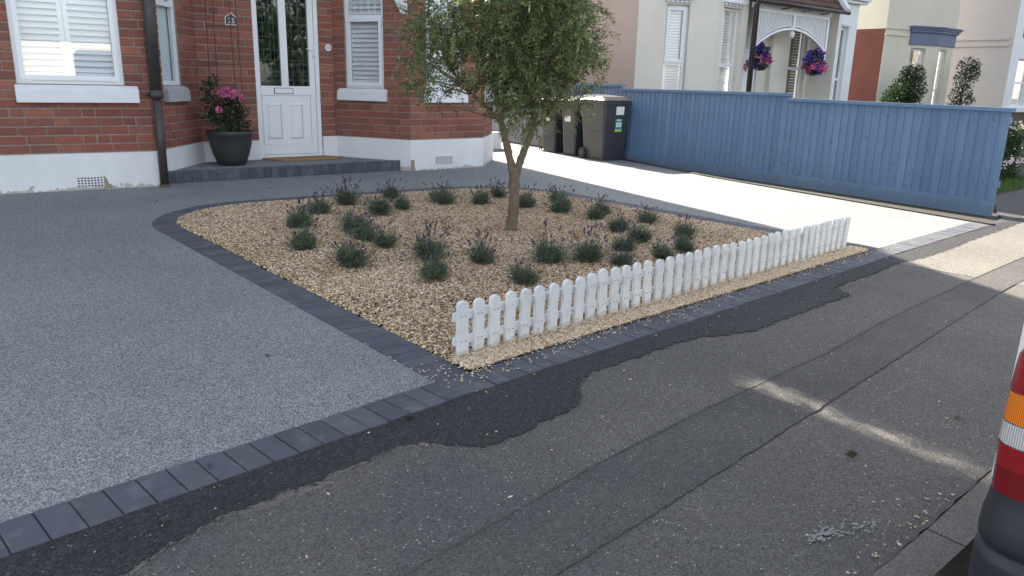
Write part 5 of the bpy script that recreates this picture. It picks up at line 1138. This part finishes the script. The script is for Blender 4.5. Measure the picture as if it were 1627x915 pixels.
bush('climbing_shrub', "ragged dark shrub at the right edge of the yellow house", 'shrub', [((22.75, 8.9, .3), .33), ((22.8, 8.9, .8), .33), ((22.9, 8.9, 1.25), .3), ((23.0, 8.9, 1.65), .28), ((22.95, 8.85, 2.0), .26), ((23.15, 8.8, 1.8), .2), ((23.3, 8.8, 2.0), .12), ((23.3, 8.8, 1.1), .12), ((23.1, 8.9, .5), .25)], per=60, base=(22.85, 8.9, 0))

# ------------------------------------------------------------------ third house, garden beyond the fence
ph = thing('pink_house', 'pale pinkish rendered house with dark brick base at the right edge', 'house', (27, 9, 0))
b = MB(); b.box(25.597, 25.8, 8.783, 14, 0, 6.5); b.build('side_wall', 'pinkish', ph)
b = MB(); b.box(25.56, 25.6, 8.9, 12.3, 2.62, 2.68); b.box(25.56, 25.6, 8.9, 12.3, 2.80, 2.86); b.build('string_course', 'pinkish', ph)
T1 = Facet((25.6, 8.78), (29.5, 8.78)); hh = (.65, 1.7, .95, 2.3)
facade(ph, T1, [hh], .78, 6.5, 'whitewall'); simplewin(ph, T1, *hh, 1.62, blind=None)
b = MB(); b.fb(T1, .42, 3.9, 0, .10, .78, .90); b.build('sill', 'sillpaint', ph)
b = MB(); b.fb(T1, 0, 3.9, -.2, .05, 0, .775); b.build('brick_base', 'brickdark', ph)
b = MB(); b.fb(T1, .62, 3.0, .0, .03, 2.9, 5.6); b.build('upper_panel', 'brickfar', ph)
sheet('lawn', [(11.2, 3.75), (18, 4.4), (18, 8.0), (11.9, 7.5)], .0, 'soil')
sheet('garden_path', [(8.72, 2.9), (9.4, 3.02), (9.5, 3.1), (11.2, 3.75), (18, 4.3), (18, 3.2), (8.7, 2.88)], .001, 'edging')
n = 9000; P = scatter(n, 11.3, 14.2, 3.85, 5.2); P = np.column_stack([P, np.zeros(n)]); D = np.column_stack([rng.normal(0, .4, n), rng.normal(0, .4, n), np.ones(n)])
V, Fc = leaves(P, D, rng.uniform(.04, .08, n), .008); np_mesh('grass', V, Fc, 'grass', None, rng.random(n), 'stuff')
hd = bush('flower_border', 'low leafy border with pink and white flowers beyond the fence end', 'flower bed', [((x, y, z), .22) for x, y, z in [(13.2, 4.55, .12), (13.6, 4.5, .15), (14.0, 4.6, .15), (14.3, 4.8, .2), (13.0, 4.9, .2), (13.5, 5.0, .3), (14.0, 5.0, .35), (14.5, 5.1, .35), (14.9, 5.0, .3), (15.2, 5.3, .5), (14.6, 5.5, .55), (13.9, 5.5, .5)]], per=60, L=.06, W=.03, base=(13.8, 4.8, 0))
for _ in range(12): blossom(hd, (random.uniform(13.1, 14.6), random.uniform(4.30, 4.5), random.uniform(.2, .32)), .035, 'paleflower', 12)
hd2 = bush('white_flower_shrub', 'shrub dotted with white flowers below the dark brick base', 'shrub', [((16.6+.35*k, 6.0, .45), .32) for k in range(6)]+[((16.6+.35*k, 6.0, .15), .3) for k in range(6)], per=60, base=(17.3, 6.0, 0))
for _ in range(22): blossom(hd2, (random.uniform(16.4, 18.6), random.uniform(5.68, 5.9), random.uniform(.6, .76)), .03, 'paleflower', 10)

# ------------------------------------------------------------------ white van beside the camera
def loft_x(sections, mat, name, parent, smooth=False):
    n = len(sections[0][1]); b = MB(); vs = [(x, y, z) for x, ring in sections for y, z in ring]
    fs = [(i*n+k, i*n+(k+1) % n, (i+1)*n+(k+1) % n, (i+1)*n+k) for i in range(len(sections)-1) for k in range(n)]+[tuple(range(n))[::-1], tuple((len(sections)-1)*n+k for k in range(n))]
    b.add(vs, fs); return b.build(name, mat, parent, smooth)
def van(X0, Yl, label, cat, flip=1, z0=-.12, yaw=0):
    """rear at X0, its kerb side at Yl, pointing towards +X"""
    root = thing('van', label, cat, (X0+2, Yl-.85, z0))
    W = 1.70; zb = z0+.33; zt = z0+1.88
    def ring(ins, top, bot=zb, side=0):
        y0, y1 = Yl-W+ins, Yl-ins; tw = .10
        return [(y1-side, bot), (y1, z0+.68), (y1-.005, z0+1.08), (y1-tw, top-.12), (y1-tw-.12, top), (y0+tw+.12, top), (y0+tw, top-.12), (y0+.005, z0+1.08), (y0, z0+.68), (y0+side, bot)]
    hb_ = z0+.562; secs_ = [(X0, ring(.05, zt-.10, hb_)), (X0+.04, ring(.012, zt-.03, hb_)), (X0+.12, ring(0, zt, hb_)), (X0+.70, ring(0, zt, hb_)), (X0+.701, ring(0, zt, zb)), (X0+1.5, ring(0, zt+.02)), (X0+2.7, ring(0, zt)), (X0+3.0, ring(.04, zt-.12)), (X0+3.55, ring(.05, zt-.78)), (X0+3.95, ring(.08, zt-.88)), (X0+4.15, ring(.16, zt-1.02))]
    body = loft_x(secs_, 'vanpaint', 'body', root)
    # bumper: wraps the rear corner
    def bump_ring(y1, y0, x0):
        return None
    prof = [(.0, z0+.18), (-.010, z0+.20), (-.016, z0+.37), (-.014, z0+.385), (-.003, z0+.392), (.000, z0+.40), (-.012, z0+.412), (-.015, z0+.43), (-.011, z0+.47), (-.002, z0+.50), (.004, z0+.53), (.008, z0+.555), (.016, z0+.565), (.03, z0+.568)]
    pl = []
    for k in range(9): a = R(90*k/8); pl.append((a, ))
    b = MB(); vs = []; npf = len(prof)
    cpts = [(X0+.75, Yl, 0, 1)]+[(X0+.10-.10*math.sin(a[0]), Yl-.10+.10*math.cos(a[0]), -math.sin(a[0]), math.cos(a[0])) for a in pl]
    mir = [(x, 2*(Yl-W/2)-y, nx, -ny) for x, y, nx, ny in cpts[::-1]]
    allp = cpts+mir
    for x, y, nx, ny in allp:
        for o_, z in prof: vs.append((x-nx*o_*1.0, y-ny*o_*1.0*.55, z))
    fs = [(i*npf+k, i*npf+k+1, (i+1)*npf+k+1, (i+1)*npf+k) for i in range(len(allp)-1) for k in range(npf-1)]
    b.add(vs, fs); bp = b.build('rear_bumper', 'bumper', root, True)
    # lamp clusters
    for side in (1, -1):
        ys = Yl if side == 1 else Yl-W
        segs = [(z0+.552, z0+.612, 'lred2', 'lower_reflector'), (z0+.613, z0+.666, 'lred', 'fog_lens'), (z0+.669, z0+.718, 'lclear', 'reversing_lens'), (z0+.721, z0+.789, 'lamber', 'indicator_lens'), (z0+.792, z0+.925, 'lred', 'brake_lens')]
        hb = MB(); zz = [z0+.555, z0+.62, z0+.72, z0+.80, z0+.86, z0+.91, z0+.95]
        def edge(z): return float(np.interp(z-z0, [.55, .66, .72, .80, .87, .925], [.014, .010, .010, .012, .016, .04]))
        for a_, c_, mm, nm in segs:
            b = MB(); m_ = 5; rows = []
            for k in range(m_+1):
                z = lerp(a_, c_, k/m_); e = edge(z); row = []
                for (tx, ty) in ((.05, .010+e), (.022, e+.008), (.004, e+.018), (-.006, e+.03), (-.014, e+.06), (-.016, .22), (-.004, .235)):
                    row.append((X0+tx-.006, ys-side*ty, z))
                rows.append(row)
            n = len(rows[0]); vs = [p for r_ in rows for p in r_]; fs = [(i*n+k, i*n+k+1, (i+1)*n+k+1, (i+1)*n+k) for i in range(m_) for k in range(n-1)]; b.add(vs, fs); b.build(nm, mm, root, True)
    b = MB(); b.box(X0-.030, X0-.022, Yl-.235-.52, Yl-.235, z0+.40, z0+.50); b.build('number_plate', 'plate', root)
    b = MB(); b.box(X0-.068, X0-.060, Yl-.20-.52, Yl-.20, z0+.385, z0+.48); b.build('number_plate', 'plate', root) if False else None
    b = MB(); b.box(X0-.004, X0+.01, Yl-W+.30, Yl-.30, z0+1.10, z0+1.65); b.build('rear_window', 'dustyglass', root)
    b = MB(); b.box(X0-.006, X0+.006, Yl-W/2-.004, Yl-W/2+.004, z0+.6, z0+1.75); b.build('door_gap', 'dark', root)
    b = MB(); b.hexa([(X0+2.15, Yl-.004, z0+1.08), (X0+3.05, Yl-.004, z0+1.08), (X0+3.05, Yl-.2, z0+1.08), (X0+2.15, Yl-.2, z0+1.08), (X0+2.15, Yl-.085, z0+1.62), (X0+2.75, Yl-.085, z0+1.62), (X0+2.75, Yl-.2, z0+1.62), (X0+2.15, Yl-.2, z0+1.62)]); b.build('cab_window', 'dustyglass', root)
    for wx in (X0+.72, X0+3.3):
        for yy in (Yl-.10, Yl-W+.10):
            b = MB(); b.tube([(wx, yy-.1, z0+.30), (wx, yy+.1, z0+.30)], .30, 28); wh = b.build('wheel', 'rubber', root, False)
            b = MB(); b.tube([(wx, yy-.103, z0+.30), (wx, yy+.103, z0+.30)], .18, 18); b.build('rim', 'chrome', wh)
    return root
van(1.86, .545, 'white van parked at the kerb, its rear lamp filling the right edge', 'van')

# ------------------------------------------------------------------ across the road (seen only in reflections)
opp = thing('parked_van', 'white van parked across the road, seen mirrored in the bay window', 'van', (4.0, -8.5, 0))
b = MB(); b.box(-.5, 7.7, -9.4, -7.5, .3, 2.15); b.box(7.7, 8.3, -9.4, -7.5, 1.95, 2.15); b.build('body', 'vanpaint', opp)
b = MB(); b.box(7.7, 9.4, -9.3, -7.6, .3, .75); b.build('bonnet', 'vanpaint', opp)
b = MB(); b.box(7.7, 8.9, -9.2, -7.7, .75, 1.95); b.build('cab_window', 'dustyglass', opp)
for i, (x, y) in enumerate(((15.5, -12), (20, -13), (25, -12), (31, -13))):
    bush('street_tree', ['leafy tree across the road, behind the far end of the white van', 'second leafy tree across the road, counting from the white van', 'third leafy tree across the road, counting from the white van', 'last leafy tree across the road, farthest from the white van'][i], 'tree', [((x+random.uniform(-2, 2), y+random.uniform(-1.2, 1.2), random.uniform(1.0, 7.0)), 1.25) for _ in range(16)], 'bush', 3.6, .26, .17, base=(x, y, 0))['group'] = 'trees across the road'
